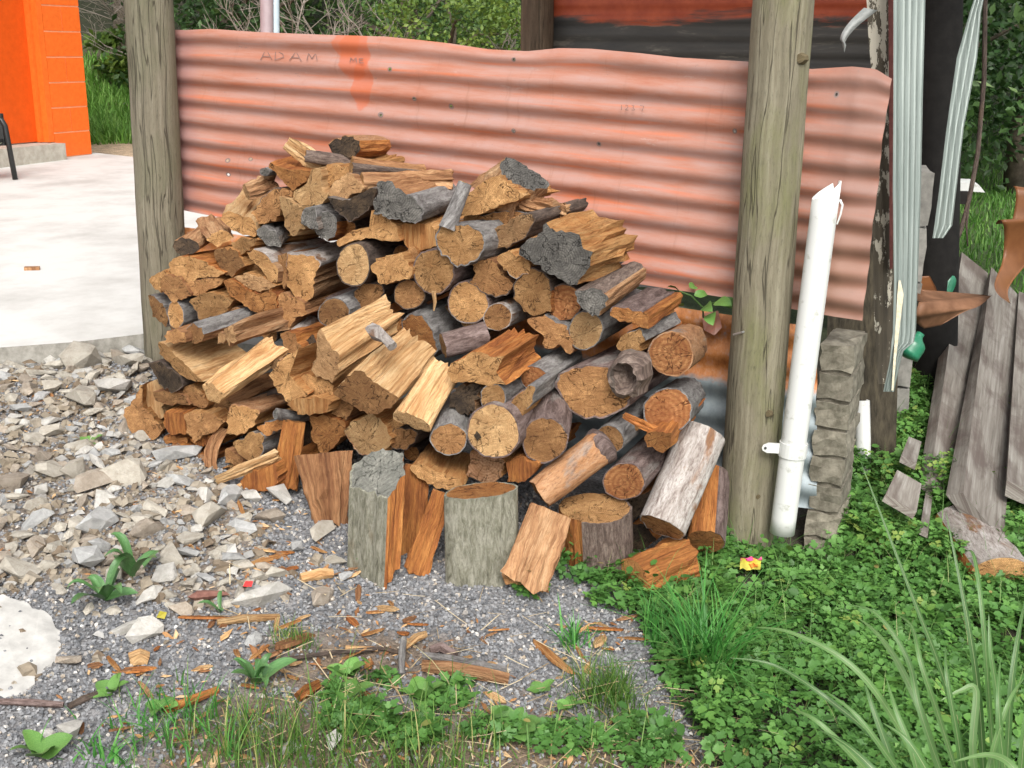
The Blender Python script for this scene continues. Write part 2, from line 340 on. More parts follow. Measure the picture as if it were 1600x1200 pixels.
# orange building: wall runs away from the viewer along BD, faces BN
BD = Vector((.41, .91, 0)).normalized(); BN = Vector((BD.y, -BD.x, 0)); BC = sp(144, 241)      # far corner at its foot
M_or = M_simple('orange_paint', (.74, .125, .014), (.84, .155, .02), 30, .45, .12, src='o', spec=.4)
M_or2 = M_simple('orange_joint_paint', (.86, .50, .30), (.92, .60, .40), 30, .5, 0, src='o')
M_or3 = M_simple('orange_door_paint', (.58, .075, .006), (.66, .09, .008), 20, .4, .05, src='o')
bld = empty('orange_building', BC, 'orange painted concrete block building with recessed orange door', 'building')
def bpt(a, d, z): return BD*a + BN*d + UP*z                       # a along wall (0 = far corner), d out, z up
mb = MB(); mb.box(bpt(-.398, -.196, -.1), BD*.395, BN*.19, UP*2.88); mb.box(bpt(-6, -.196, -.1), BD*4.6, BN*.19, UP*2.9)
mb.box(bpt(-.008, -3.5, -.1), BD*-.18, BN*3.3, UP*2.88); mb.box(bpt(-1.402, -.196, 2.05), BD*1.0, BN*.19, UP*.72); mb.build('wall', M_or2, bld)
for r in range(14):
    for hf in ([(-.4, -.002)] if r % 2 == 0 else [(-.4, -.2025), (-.1985, -.002)]):
        m1 = MB(); m1.box(bpt(hf[0]+.0015, -.19, .2*r+.005), BD*(hf[1]-hf[0]-.003), BN*.19, UP*.190); m1.build('block', M_or, bld)
for r in range(14):
    for k in range(4):
        a = -1.41 - .4*k - (.2 if r % 2 else 0); m1 = MB(); m1.box(bpt(a-.397, -.19, .2*r+.005), BD*.394, BN*.19, UP*.190); m1.build('block', M_or, bld)
d = MB(); d.box(bpt(-1.36, -.14, .135), BD*.9, BN*.04, UP*1.94); dd = d.build('door', M_or3, bld)
mb = MB(); mb.tube([bpt(-1.28, -.10, 1.05), bpt(-1.28, -.05, 1.05), bpt(-1.17, -.05, 1.05)], .01, 8); mb.build('handle', M_simple('steel_handle', (.4, .4, .4), (.5, .5, .5), 5, .3, 0, metal=1), dd)
f = MB(); f.box(bpt(-.458, -.19, .13), BD*.055, BN*.19, UP*1.94); f.box(bpt(-.488, -.16, .13), BD*.028, BN*.10, UP*1.94); f.box(bpt(-1.402, -.19, .13), BD*.04, BN*.19, UP*1.94); f.box(bpt(-1.402, -.19, 2.075), BD*1.0, BN*.19, UP*.05); f.build('door_frame', M_or, bld)
s_ = MB(); s_.box(bpt(-1.6, -.18, -.12), BD*1.19, BN*.30, UP*.245); s_.build('door_step', M_simple('step_concrete', (.33, .30, .25), (.45, .42, .36), 18, .9, .4, src='o'), bld)
r_ = MB(); r_.hexa([bpt(-6.3, .5, 2.82), bpt(.5, .5, 2.82), bpt(.5, -3.8, 3.5), bpt(-6.3, -3.8, 3.5), bpt(-6.3, .5, 2.9), bpt(.5, .5, 2.9), bpt(.5, -3.8, 3.58), bpt(-6.3, -3.8, 3.58)]); r_.build('roof', M_simple('roof_iron', (.30, .31, .32), (.36, .37, .38), 4, .5, 0, src='o'), bld)

# black bench at the left edge of the apron
M_blk = M_simple('black_enamel', (.012, .013, .013), (.02, .021, .021), 40, .35, 0, src='o', spec=.5)
fo = sp(24, 281); Zb = (MC.transposed() @ (fo-EYE)).z*-1; t0 = at(2, 182, Zb+.02)
hz = at(14, 190, Zb).z; be = empty('bench', fo, 'black metal bench with rounded tube arm standing on the concrete', 'bench')
H = hz - fo.z + .04; X_ = Vector((1, .12, 0)).normalized(); Y_ = Vector((-.35, -.94, 0))
def bq(x, y, z): return X_*x + Y_*y + UP*z
mb = MB(); mb.tube([bq(0, 0, .004), bq(-.02, 0, H*.6), bq(-.03, 0, H*.86), bq(-.05, 0, H*.95), bq(-.10, 0, H), bq(-.45, 0, H+.005), bq(-.52, 0, H-.05), bq(-.54, 0, 0.004)], .019, 10); mb.build('arm', M_blk, be, smooth=True)
mb = MB(); mb.box(bq(-.50, .01, H*.55), X_*.46, Y_*-.02, UP*.22); pn = mb.build('end_panel', M_blk, be)
mb = MB(); k = 20; cc = bq(-.075, .015, H*.55+.03); mb.add([cc]+[cc + X_*math.cos(6.283*i/k)*.030+UP*math.sin(6.283*i/k)*.018 for i in range(k)], [(0, i+1, (i+1) % k+1) for i in range(k)]); mb.build('badge', M_simple('badge_cream', (.55, .62, .42), (.62, .68, .50), 200, .4, 0, src='o'), pn)
mb = MB()
for i in range(5): mb = MB(); mb.box(bq(-.50+.095*i, .02, H*.6), X_*.08, Y_*1.4, UP*.025); mb.build('slat', M_blk, be)
mb = MB(); mb.tube([bq(-.04, 1.42, .004), bq(-.06, 1.42, H*.9), bq(-.45, 1.42, H), bq(-.54, 1.42, .004)], .019, 8); mb.build('arm', M_blk, be, smooth=True)

# ---------------------------------------------------------------- corrugated iron
PITCHC = .0762
def iron(name, label, topE, botE, nv, phase, amp, s, mats, extra=None, nu=150, per=12, curl=0.0, seed=0):
    tx = np.array([p[0] for p in topE], float); ty = np.array([p[1] for p in topE], float); bx_ = np.array([p[0] for p in botE], float); by = np.array([p[1] for p in botE], float)
    V = []; G = []; nr = int(nv*per)+1; rd = random.Random(seed); fit = np.polyfit(tx, ty, 2)
    for i in range(nu+1):
        u = i/nu; xt = lerp(tx[0], tx[-1], u); xb = lerp(bx_[0], bx_[-1], u)
        yt = float(np.interp(xt, tx, ty)); yl = float(np.polyval(fit, xt)) if curl else yt; T = wp(xt, yl, s); dT = wp(xt, yt, s)-T; B = wp(xb, float(np.interp(xb, bx_, by)), s)
        for j in range(nr):
            v = nv*j/(nr-1); q = lerp(T, B, v/nv) + dT*math.exp(-v*1.1)
            w = amp*math.cos(2*math.pi*(v-phase)) + .004*math.sin(u*5+v*.5+seed) + .002*math.sin(u*11+v*1.3)
            w += curl*math.exp(-v*2.2)*(-.012+.010*math.sin(u*9+1)+.006*math.sin(u*31))
            if u > .96: w -= (u-.96)*.5*(1+.5*math.sin(v*2))
            V.append(q + NV*w); G.append((u*2.45, v*PITCHC, 0))
    F = [(i*nr+j, i*nr+j+1, (i+1)*nr+j+1, (i+1)*nr+j) for i in range(nu) for j in range(nr-1)]
    L0 = Vector(V[(nu//2)*nr+nr-1]); o = obj(name, npmesh(name, [v-L0 for v in V], F, G=G, mats=mats, smooth=True), None, L0)
    tag(o, label, 'iron sheet'); return o, (lambda px, py: None)
TOPE = [(238, 45), (290, 47), (330, 45), (400, 50), (500, 54), (600, 57), (700, 68), (760, 77), (820, 80), (870, 75), (920, 76), (1000, 83), (1060, 90), (1180, 97), (1265, 108), (1330, 104), (1365, 108), (1390, 124)]
BOTE = [(238, 322), (290, 330), (340, 340), (1180, 472), (1346, 503)]
NVC = 9.0
def sheet_g(px, py):          # picture point -> sheet coordinates (metres across, metres down)
    u = .5
    for k in range(8):
        xt = lerp(238, 1390, u); xb = lerp(238, 1346, u); yt = np.interp(xt, *zip(*TOPE)); yb = np.interp(xb, *zip(*BOTE))
        v = (py-yt)/(yb-yt); u += (px-lerp(xt, xb, v))/1130
    return u*2.45, v*NVC*PITCHC
m, nt, b = mat('faded_red_iron'); M_iron = m; g = V1(nt, 'g'); b.inputs['Roughness'].default_value = .55; b.inputs['Specular IOR Level'].default_value = .35
n1 = noise(nt, mapping(nt, g, (1.3, 9, 1)), 2.2, 6, .7); n2 = noise(nt, g, 14, 6, .75); n3 = noise(nt, g, 55, 4, .7); n5 = noise(nt, mapping(nt, g, (.8, 16, 1)), 2.0, 3, .6)
c = ramp(nt, n1.outputs[0], [(.28, (.31, .098, .052)), (.42, (.345, .15, .102)), (.55, (.355, .19, .15)), (.72, (.345, .225, .205))])
om = N(nt, 'MapRange', i0=n5.outputs[0], i1=.55, i2=.72); c = mixc(nt, math_(nt, 'MULTIPLY', om.outputs[0], .75), c, (.52, .125, .04))
dm = N(nt, 'MapRange', i0=n2.outputs[0], i1=.56, i2=.72); c = mixc(nt, math_(nt, 'MULTIPLY', dm.outputs[0], .45), c, (.30, .13, .09))
fm = N(nt, 'MapRange', i0=n3.outputs[0], i1=.68, i2=.74); c = mixc(nt, math_(nt, 'MULTIPLY', fm.outputs[0], .8), c, (.25, .235, .24))
n7 = noise(nt, mapping(nt, g, (30, 3.0, 1)), 1.0, 5, .7); r7 = N(nt, 'MapRange', i0=n7.outputs[0], i1=.58, i2=.75); c = mixc(nt, math_(nt, 'MULTIPLY', r7.outputs[0], .45), c, (.20, .09, .055))
n8 = noise(nt, mapping(nt, g, (7, 26, 1)), 1.0, 6, .8); r8 = N(nt, 'MapRange', i0=n8.outputs[0], i1=.62, i2=.68); c = mixc(nt, math_(nt, 'MULTIPLY', r8.outputs[0], .5), c, (.40, .29, .26))
n9 = noise(nt, mapping(nt, g, (18, 40, 1), (3, 1, 0)), 1.0, 4, .8); r9 = N(nt, 'MapRange', i0=n9.outputs[0], i1=.67, i2=.70); c = mixc(nt, math_(nt, 'MULTIPLY', r9.outputs[0], .7), c, (.17, .13, .12))
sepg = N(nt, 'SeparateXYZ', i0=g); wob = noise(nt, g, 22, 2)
# wet run mark; post shade painted into both ends, dirt too at the right
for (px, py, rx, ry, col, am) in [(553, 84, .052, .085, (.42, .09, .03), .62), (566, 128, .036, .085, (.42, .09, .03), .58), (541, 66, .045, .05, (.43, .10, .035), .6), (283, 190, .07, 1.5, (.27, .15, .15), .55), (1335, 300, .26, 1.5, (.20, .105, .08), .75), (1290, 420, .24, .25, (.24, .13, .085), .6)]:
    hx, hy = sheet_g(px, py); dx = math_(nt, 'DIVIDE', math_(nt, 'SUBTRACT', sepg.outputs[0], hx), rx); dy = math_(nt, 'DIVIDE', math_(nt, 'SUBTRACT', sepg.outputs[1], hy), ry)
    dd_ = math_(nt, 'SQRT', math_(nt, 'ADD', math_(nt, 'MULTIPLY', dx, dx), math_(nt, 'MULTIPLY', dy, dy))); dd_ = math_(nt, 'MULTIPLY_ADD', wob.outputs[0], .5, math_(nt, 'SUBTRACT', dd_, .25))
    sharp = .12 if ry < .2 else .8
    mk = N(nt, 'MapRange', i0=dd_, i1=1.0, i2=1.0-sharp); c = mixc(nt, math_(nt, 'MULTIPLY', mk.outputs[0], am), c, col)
holes = [(356, 247, 6), (354, 270, 5), (705, 164, 6), (597, 173, 5), (649, 150, 5), (611, 104, 5), (1148, 200, 8), (803, 94, 4), (572, 237, 4), (390, 245, 4), (1306, 144, 4), (803, 204, 5), (935, 218, 4)]
hm = None
for px, py, r in holes:
    hx, hy = sheet_g(px, py); dx = math_(nt, 'SUBTRACT', sepg.outputs[0], hx); dy = math_(nt, 'SUBTRACT', sepg.outputs[1], hy)
    d2 = math_(nt, 'SQRT', math_(nt, 'ADD', math_(nt, 'MULTIPLY', dx, dx), math_(nt, 'MULTIPLY', dy, dy)))
    hm = d2 if hm is None else math_(nt, 'MINIMUM', hm, d2)
ring = math_(nt, 'LESS_THAN', math_(nt, 'MULTIPLY_ADD', wob.outputs[0], .01, hm), .0135); c = mixc(nt, math_(nt, 'MULTIPLY', ring, .75), c, (.16, .13, .12))
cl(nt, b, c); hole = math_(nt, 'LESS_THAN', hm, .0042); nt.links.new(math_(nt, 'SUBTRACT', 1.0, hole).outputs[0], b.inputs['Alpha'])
bump(nt, b, n3.outputs[0], .12, .003)
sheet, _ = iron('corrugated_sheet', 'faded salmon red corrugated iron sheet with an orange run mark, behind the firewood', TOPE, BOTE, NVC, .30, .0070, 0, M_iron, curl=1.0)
# scratched lettering on the second rib
def scratch(px, py): 
    gu, gv = sheet_g(px, py); v = gv/PITCHC
    return wp(px, py, .0095*math.cos(2*math.pi*(v-.30)) + .0035)
M_scr = M_simple('scratch_grey', (.13, .085, .075), (.20, .125, .11), 60, .8, 0)
def strokes(name, lines, wd=1.1):
    V = []; F = []
    for ln in lines:
        for (x1, y1), (x2, y2) in zip(ln[:-1], ln[1:]):
            k = 4; dx, dy = x2-x1, y2-y1; l = math.hypot(dx, dy) or 1; ox, oy = -dy/l*wd/2, dx/l*wd/2
            for i in range(k):
                a = (x1+dx*i/k, y1+dy*i/k); c_ = (x1+dx*(i+1)/k, y1+dy*(i+1)/k); n = len(V)
                V += [scratch(a[0]+ox, a[1]+oy), scratch(a[0]-ox, a[1]-oy), scratch(c_[0]-ox, c_[1]-oy), scratch(c_[0]+ox, c_[1]+oy)]; F.append((n, n+1, n+2, n+3))
    o = obj(name, npmesh(name, [v-sheet.location for v in V], F, G=V, mats=M_scr), sheet); return o
def T(x, y): return (260+x*.375, y*.375)
LET = [[[T(392, 250), T(415, 203), T(440, 250)], [T(400, 234), T(432, 236)]], [[T(452, 248), T(455, 212), T(485, 225), T(488, 238), T(450, 250)]], [[T(512, 252), T(540, 215), T(562, 254)], [T(520, 238), T(553, 240)]], [[T(585, 252), T(592, 222), T(606, 244), T(622, 222), T(628, 252)]],
       [[T(765, 258), T(768, 240), T(778, 252), T(790, 240), T(792, 260)]], [[T(820, 243), T(803, 244), T(805, 262), T(822, 262)], [T(804, 253), T(818, 253)]], [[(971, 164), (971, 172)]], [[(977, 165), (981, 165), (981, 168), (977, 172), (982, 172)]], [[(987, 165), (991, 165), (989, 168), (992, 172), (987, 172)]], [[(1000, 165), (1006, 166), (1003, 174)]]]
for lt in LET: strokes('scratched_letter', lt, 1.0)
# lower sheet: rusty orange on top, bare galvanised below
m, nt, b = mat('rusty_galvanised'); g = V1(nt, 'g'); sg = N(nt, 'SeparateXYZ', i0=g); n1 = noise(nt, mapping(nt, g, (3, 9, 1)), 2, 5, .7); n2 = noise(nt, g, 30, 5, .7)
rust = ramp(nt, n2.outputs[0], [(.3, (.30, .10, .03)), (.5, (.52, .20, .06)), (.7, (.50, .30, .22))]); gal = ramp(nt, n2.outputs[0], [(.3, (.20, .24, .26)), (.7, (.32, .37, .39))])
mk = N(nt, 'MapRange', i0=math_(nt, 'MULTIPLY_ADD', n1.outputs[0], .06, sg.outputs[1]), i1=.185, i2=.20); c = mixc(nt, mk.outputs[0], rust, gal)
fl = N(nt, 'MapRange', i0=n2.outputs[0], i1=.62, i2=.68); c = mixc(nt, math_(nt, 'MULTIPLY', fl.outputs[0], .6), c, (.30, .31, .33)); cl(nt, b, c); b.inputs['Roughness'].default_value = .5; b.inputs['Metallic'].default_value = .15
low, _ = iron('corrugated_sheet', 'lower corrugated iron sheet, rusty orange above and blue grey below, behind the round post', [(250, 350), (340, 362), (1060, 480), (1180, 498), (1275, 512)], [(250, 575), (1060, 760), (1275, 800)], 6.0, .30, .0085, -.03, m, nu=120, seed=3)
mb = MB(); a_ = [wp(1096, 490, .0), wp(1122, 486, .0), wp(1128, 512, .015), wp(1116, 524, .03), wp(1100, 516, .02)]; n = len(a_)
mb.add(a_, [tuple(range(n))]); mb.add([q-NV*.002 for q in a_], [tuple(range(n))[::-1]]); mb.build('torn_flap', M_iron, low, loc=None).location = -low.location

# ---------------------------------------------------------------- posts, pipes
def M_post(name, a, bcol, moss, mamt):
    m, nt, b = mat(name); g = V1(nt, 'g'); n1 = noise(nt, mapping(nt, g, (2.0, 45, 1)), 1, 6, .7); n2 = noise(nt, mapping(nt, g, (3, 8, 1)), 1, 4, .65); n3 = noise(nt, mapping(nt, g, (14, 40, 1)), 1, 5, .7)
    c = ramp(nt, n1.outputs[0], [(.3, tuple(x*.62 for x in a)), (.5, a), (.68, bcol)]); mk = N(nt, 'MapRange', i0=n2.outputs[0], i1=.46, i2=.66); c = mixc(nt, math_(nt, 'MULTIPLY', mk.outputs[0], mamt), c, moss)
    k = N(nt, 'MapRange', i0=n3.outputs[0], i1=.63, i2=.72); c = mixc(nt, math_(nt, 'MULTIPLY', k.outputs[0], .55), c, (.05, .045, .03)); ck = noise(nt, mapping(nt, g, (.9, 16, 1)), 1, 3, .6); ca_ = math_(nt, 'ABSOLUTE', math_(nt, 'SUBTRACT', ck.outputs[0], .5)); cm_ = N(nt, 'MapRange', i0=ca_, i1=.010, i2=.002); n4 = noise(nt, mapping(nt, g, (25, 160, 1)), 1, 4, .8); k4 = N(nt, 'MapRange', i0=n4.outputs[0], i1=.53, i2=.62); c = mixc(nt, math_(nt, 'MULTIPLY', k4.outputs[0], .4), c, tuple(x*.4 for x in a)); c = mixc(nt, math_(nt, 'MULTIPLY', cm_.outputs[0], .7), c, (.05, .042, .03)); cl(nt, b, c); b.inputs['Roughness'].default_value = .85; b.inputs['Specular IOR Level'].default_value = .2
    bump(nt, b, math_(nt, 'SUBTRACT', math_(nt, 'ADD', n1.outputs[0], n4.outputs[0]), cm_.outputs[0]), .8, .006); return m
MPL = M_post('weathered_post', (.195, .172, .125), (.265, .24, .18), (.135, .135, .08), .6); MPR = M_post('mossy_post', (.215, .192, .135), (.30, .275, .20), (.175, .18, .08), .7)
def post(name, label, a, bpt_, s, r, m, seed, group=None, base=-.1, n=28):
    A = wp(*a, s); B = wp(*bpt_, s); ax = (A-B).normalized(); t = (g1(B.x, B.y)+base-B.z)/ax.z; B = B+ax*t
    k = 36; mb = MB(); mb.tube([lerp(B, A, i/k) for i in range(k+1)], [r*(1.04-.06*i/k)*(1+.008*math.sin(i*1.3+seed)) for i in range(k+1)], n, True, seed, .012)
    o = mb.build(name, m, None, smooth=True, loc=B); return tag(o, label, 'post', group)
pl_ = post('round_post', 'grey round timber post holding the sheet beside the pale concrete', (207, -480), (262, 545), .088, .0775, MPL, 1)
pr_ = post('round_post', 'mossy olive round timber post with the white pipe clipped beside it', (1260, -500), (1164, 850), .095, .078, MPR, 2)
# knot, nail, wire on right post
mk_knot = M_simple('knot_dark', (.07, .055, .03), (.14, .11, .06), 60, .9, .5)
for px, py, rr, sk in [(1196, 440, 8, .168), (1200, 648, 6, .166), (1250, 92, 9, .150), (1183, 777, 5, .168)]:
    c0 = wp(px, py, sk); mb = MB(); mb.tube([c0-NV*.02, c0-NV*.001], [rr*.0019, rr*.0012], 11, True, px, .2); o = mb.build('knot', mk_knot, pr_); o.location = -pr_.location
M_zinc = M_simple('zinc', (.45, .46, .47), (.55, .56, .57), 60, .35, 0, metal=.8); M_pvc = M_simple('white_pvc', (.30, .30, .25), (.62, .63, .61), 26, .4, .02, spec=.5, detail=8, lo=.26, hi=.42)
c0 = wp(1146, 523, .165); mb = MB(); mb.tube([c0, c0+Vector((.02, -.02, .012)), c0+Vector((.03, -.012, .014))], .0028, 6); o = mb.build('nail', M_zinc, pr_); o.location = -pr_.location
A = wp(1222, 832, .16); B = wp(1291, 303, .135); ax = (B-A).normalized(); rr = .0345; n = 28; x = ax.orthogonal().normalized(); x = (Vector((1, 0, 0))-ax*ax.x).normalized(); y = ax.cross(x)
V = []; F = []; G = []; tz = [0, .05, .2, .4, .6, .8, .93, 1.0]
for r_ in (rr, rr-.004):
    for t in tz:
        for k in range(n):
            a = 6.2832*k/n; p = lerp(A, B, t) + (x*math.cos(a)+y*math.sin(a))*r_
            if t == 1.0:
                p += ax*(.026*math.cos(a)+.010)
                if .25 < a < .8: p -= ax*.022
            V.append(p-A); G.append((t, a*.03, 0))
nr = len(tz)
for h in (0, 1):
    for i in range(nr-1):
        for k in range(n):
            q = (h*nr*n+i*n+k, h*nr*n+i*n+(k+1) % n, h*nr*n+(i+1)*n+(k+1) % n, h*nr*n+(i+1)*n+k); F.append(q if h == 0 else q[::-1])
for k in range(n): F.append(((nr-1)*n+k, (nr-1)*n+(k+1) % n, nr*n+(nr-1)*n+(k+1) % n, nr*n+(nr-1)*n+k)); F.append((k, nr*n+k, nr*n+(k+1) % n, (k+1) % n))
pipe = obj('plastic_pipe', npmesh('plastic_pipe', V, F, G=G, mats=M_pvc, smooth=False), None, A); tag(pipe, 'long white plastic drainpipe with broken top leaning by the mossy post', 'pipe')
for p_ in pipe.data.polygons: p_.use_smooth = True
tpt = B-A; mb = MB(); mb.tube([tpt+x*.034-y*.01-ax*.012, tpt+x*.042-y*.014-ax*.025, tpt+x*.040-y*.014-ax*.05, tpt+x*.035-y*.012-ax*.075], [.004, .003, .0025, .002], 6); mb.build('torn_edge', M_pvc, pipe)
cp = lerp(A, B, .262); mb = MB(); V = []; k = 24
for z_ in (-.02, .02):
    for r2 in (rr+.0005, rr+.004):
        for i in range(k): a = 6.2832*i/k; V.append(cp + (x*math.cos(a)+y*math.sin(a))*r2 + ax*z_)
F = []
for i in range(k): j = (i+1) % k; F += [(k+i, k+j, 3*k+j, 3*k+i), (2*k+i, 2*k+j, 3*k+j, 3*k+i), (i, j, k+j, k+i)]
mb.add(V, F); t0 = cp - x*(rr+.001) + y*0
tabp = [t0+ax*.014, t0-x*.035+ax*.014, t0-x*.047+ax*.008, t0-x*.05, t0-x*.047-ax*.008, t0-x*.035-ax*.014, t0-ax*.014]
yy = NV*.003; n = len(tabp); mb.add([q+yy for q in tabp]+[q-yy for q in tabp], [tuple(range(n)), tuple(range(n, 2*n))[::-1]]+[(i, i+n, (i+1) % n+n, (i+1) % n) for i in range(n)])
clip = mb.build('pipe_clip', M_pvc, None, loc=cp); tag(clip, 'white saddle clip fixing the drainpipe to the mossy post', 'pipe clip')
mb = MB(); mb.tube([t0-x*.04+NV*.003, t0-x*.04+NV*.006], .004, 8); o = mb.build('screw', M_simple('screw_dark', (.05, .05, .05), (.1, .1, .1), 50, .5, 0), clip); o.location = -clip.location
q = gp(1350, 745); Zq = -(MC.transposed() @ (q-EYE)).z; tq = at(1347, 626, Zq); mb = MB(); mb.tube([q-UP*.05, lerp(q, tq, .5), tq], .026, 20, False); mb.tube([tq-UP*.05, tq-UP*.0005], [.0005, .0225], 20, False); mb.tube([tq-UP*.001, tq], [.0225, .026], 20, False)
tag(mb.build('plastic_pipe', M_pvc, None, smooth=True, loc=q), 'short upright white pipe stub standing in the clover', 'pipe')

# ---------------------------------------------------------------- brick wall end and shed behind the iron
M_brk = M_simple('rough_brick', (.135, .122, .092), (.29, .265, .21), 32, .95, 1.0, src='o', var=(.75, 1.15)); M_brk2 = M_simple('shaded_mossy_brick', (.035, .033, .022), (.11, .10, .065), 24, .95, 1.0, src='o', var=(.75, 1.15)); M_mort = M_simple('mortar', (.10, .09, .07), (.2, .18, .14), 40, .95, .5, src='o')  # second brick tone paints in the shed's shade along with moss
c0 = wp(1288, 780, -.04); gzb = g1(c0.x, c0.y); ztop = wp(1290, 512, -.04).z
bw = empty('brick_wall', (c0.x, c0.y, gzb), 'low rough brick wall end under the corner of the iron sheet', 'wall'); NB = -NV
hgt = ztop-gzb; nc = max(5, int(hgt/.085)); th = .092
mb = MB(); mb.box(UV_*-.045+NB*.01-UP*.1, UV_*.085, NB*.215, UP*(hgt+.05)); mb.build('mortar_core', M_mort, bw)
def rough_box(o, a, b_, c_, amp, seed):
    rd = random.Random(seed); bm = bmesh.new(); m_ = MB(); m_.box(o, a, b_, c_); vs = [bm.verts.new(v) for v in m_.v]
    for f_ in m_.f: bm.faces.new([vs[i] for i in f_])
    bmesh.ops.subdivide_edges(bm, edges=bm.edges[:], cuts=2, use_grid_fill=True)
    for v in bm.verts: v.co += Vector((rd.uniform(-1, 1), rd.uniform(-1, 1), rd.uniform(-1, 1)))*amp
    me_ = bpy.data.meshes.new('brick'); bm.to_mesh(me_); bm.free(); return me_
for r in range(nc+1):
    for k in range(1):
        if r == nc: continue
        h0 = .085*r-.03; me_ = rough_box(UV_*-th/2+NB*(.235*k-(.11 if r % 2 and k else 0)+.0)+UP*h0, UV_*th, NB*(.225 if r % 2 == 0 else .205), UP*.076, .005, r*31+k); me_.materials.append(M_brk if k == 0 else M_brk2); obj('brick', me_, bw)
# higher concrete block column standing farther back
c1 = at(1427, 560, 4.3); gg_ = g1(c1.x, c1.y); zt = at(1430, 252, 4.3).z
M_cb = M_simple('grey_block', (.16, .155, .14), (.27, .26, .235), 26, .95, .5, src='o', var=(.85, 1.1)); cbk = empty('block_column', (c1.x, c1.y, gg_), 'grey concrete block column behind the hanging grey flashing strip', 'column')
for r in range(int((zt-gg_)/.2)+1):
    me_ = rough_box(Vector((-.11, 0, .2*r-.02)), Vector((.10, -.03, 0)), Vector((.07, .3, 0)), UP*.192, .004, 900+r); me_.materials.append(M_cb); obj('block', me_, cbk)
db = [at(1296, 380, 3.95), at(1408, 380, 3.95), at(1412, 640, 3.95), at(1296, 655, 3.95)]; gz_ = g1(db[2].x, db[2].y)-.05; db[2].z = gz_; db[3].z = gz_  # dark panel added where only shade lies behind the brick wall
mb = MB(); bk_ = Vector((.01, .03, 0)); mb.hexa([db[3], db[2], db[2]+bk_, db[3]+bk_, db[0], db[1], db[1]+bk_, db[0]+bk_]); tag(mb.build('shade_panel', M_simple('shade_panel_dark', (.018, .015, .010), (.07, .058, .038), 9, .9, .6, src='o', stretch=(6, 6, 1)), None, loc=db[3]), 'added dark panel standing in for shade behind the low brick wall end', 'board')
# dark back wall of the shed
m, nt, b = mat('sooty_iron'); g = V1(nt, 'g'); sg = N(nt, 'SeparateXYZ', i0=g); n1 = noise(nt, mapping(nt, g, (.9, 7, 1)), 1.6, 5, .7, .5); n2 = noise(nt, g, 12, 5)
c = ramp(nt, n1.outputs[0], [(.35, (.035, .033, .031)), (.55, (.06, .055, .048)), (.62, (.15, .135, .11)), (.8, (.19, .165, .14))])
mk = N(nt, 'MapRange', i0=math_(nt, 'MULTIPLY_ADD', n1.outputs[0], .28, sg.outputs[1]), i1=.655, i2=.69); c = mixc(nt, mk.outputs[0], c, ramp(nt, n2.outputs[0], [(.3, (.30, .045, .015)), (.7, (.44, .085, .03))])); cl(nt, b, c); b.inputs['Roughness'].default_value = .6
BW0 = at(852, 78, 6.0); bwz = BW0.z; V = []; G = []; F = []; nu, nr = 20, 140; BWL = 1.0
while proj(BW0 + UV_*(BWL+.02)*.97)[0] < 1440: BWL += .02
for i in range(nu+1):
    for j in range(nr+1):
        a = BWL*i/nu; z = -1.2+2.5*j/nr; V.append(UV_*a*.97 + NV*-.0 + Vector((0, .0, 0)) + UP*z + NV*.009*math.cos(z/PITCHC*6.2832)); G.append((a, z+.38, 0))
F = [(i*(nr+1)+j, i*(nr+1)+j+1, (i+1)*(nr+1)+j+1, (i+1)*(nr+1)+j) for i in range(nu) for j in range(nr)]
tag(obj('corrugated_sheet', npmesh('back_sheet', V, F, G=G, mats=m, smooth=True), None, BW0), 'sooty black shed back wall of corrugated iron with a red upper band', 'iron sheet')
MPD = M_post('dark_post', (.13, .09, .06), (.19, .14, .095), (.07, .05, .035), .5)
def zpost(name, label, a, b_, Z, r, m, seed, cat='post', Z2=None, down=True):
    A = at(*a, Z); B = at(*b_, Z2 or Z); ax = (A-B).normalized()
    if down: t = (g1(B.x, B.y)-.1-B.z)/ax.z; B = B+ax*t
    mb = MB(); k = 16; mb.tube([lerp(B, A, i/k) for i in range(k+1)], r, 18, True, seed, .02); return tag(mb.build(name, m, None, smooth=True, loc=B), label, cat)
zpost('round_post', 'dark brown round post at the corner of the sooty shed wall', (842, -160), (839, 80), 5.9, .085, MPD, 5)
zpost('shed_post', 'black shaded post inside the shed between two grey flashing strips', (1474, -200), (1464, 420), 4.75, .085, M_simple('shade_black_timber', (.004, .0035, .003), (.010, .009, .008), 20, .9, .3), 6)  # near-black colour paints the shed's interior shade onto this post
# shade-dark side board and unseen lean-to roof of the shed
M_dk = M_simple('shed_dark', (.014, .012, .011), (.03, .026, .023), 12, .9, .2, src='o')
p0 = BW0 + UV_*BWL; sr = empty('shed', (p0.x, p0.y, g1(p0.x, p0.y)), 'open lean-to shed with a shade-dark board and unseen iron roof behind the red sheet', 'shed')
L0 = Vector(sr.location); zt_ = EYE.z+1.15
mb = MB(); q0 = BW0+UV_*BWL; mb.box(Vector((q0.x, q0.y, L0.z-.1))-L0, UV_*.03, NV*-.6, UP*(zt_-L0.z+.3)); mb.build('shade_side_board', M_dk, sr)  # dark board added to stand in for the interior shade
pts = [BW0+UV_*-.2+NV*2.05, BW0+UV_*(BWL+.7)+NV*1.5, BW0+UV_*(BWL+.7)-NV*.3, BW0+UV_*-.2-NV*.3]; zz = [zt_+.1, zt_+.1, zt_-.05, zt_-.05]  # roof out of view, widened on the right to shade the brick wall
mb = MB(); mb.hexa([Vector((p.x, p.y, z))-L0 for p, z in zip(pts, zz)]+[Vector((p.x, p.y, z+.03))-L0 for p, z in zip(pts, zz)]); mb.build('roof', M_simple('roof_old', (.2, .1, .07), (.3, .2, .16), 6, .7, 0, src='o'), sr)
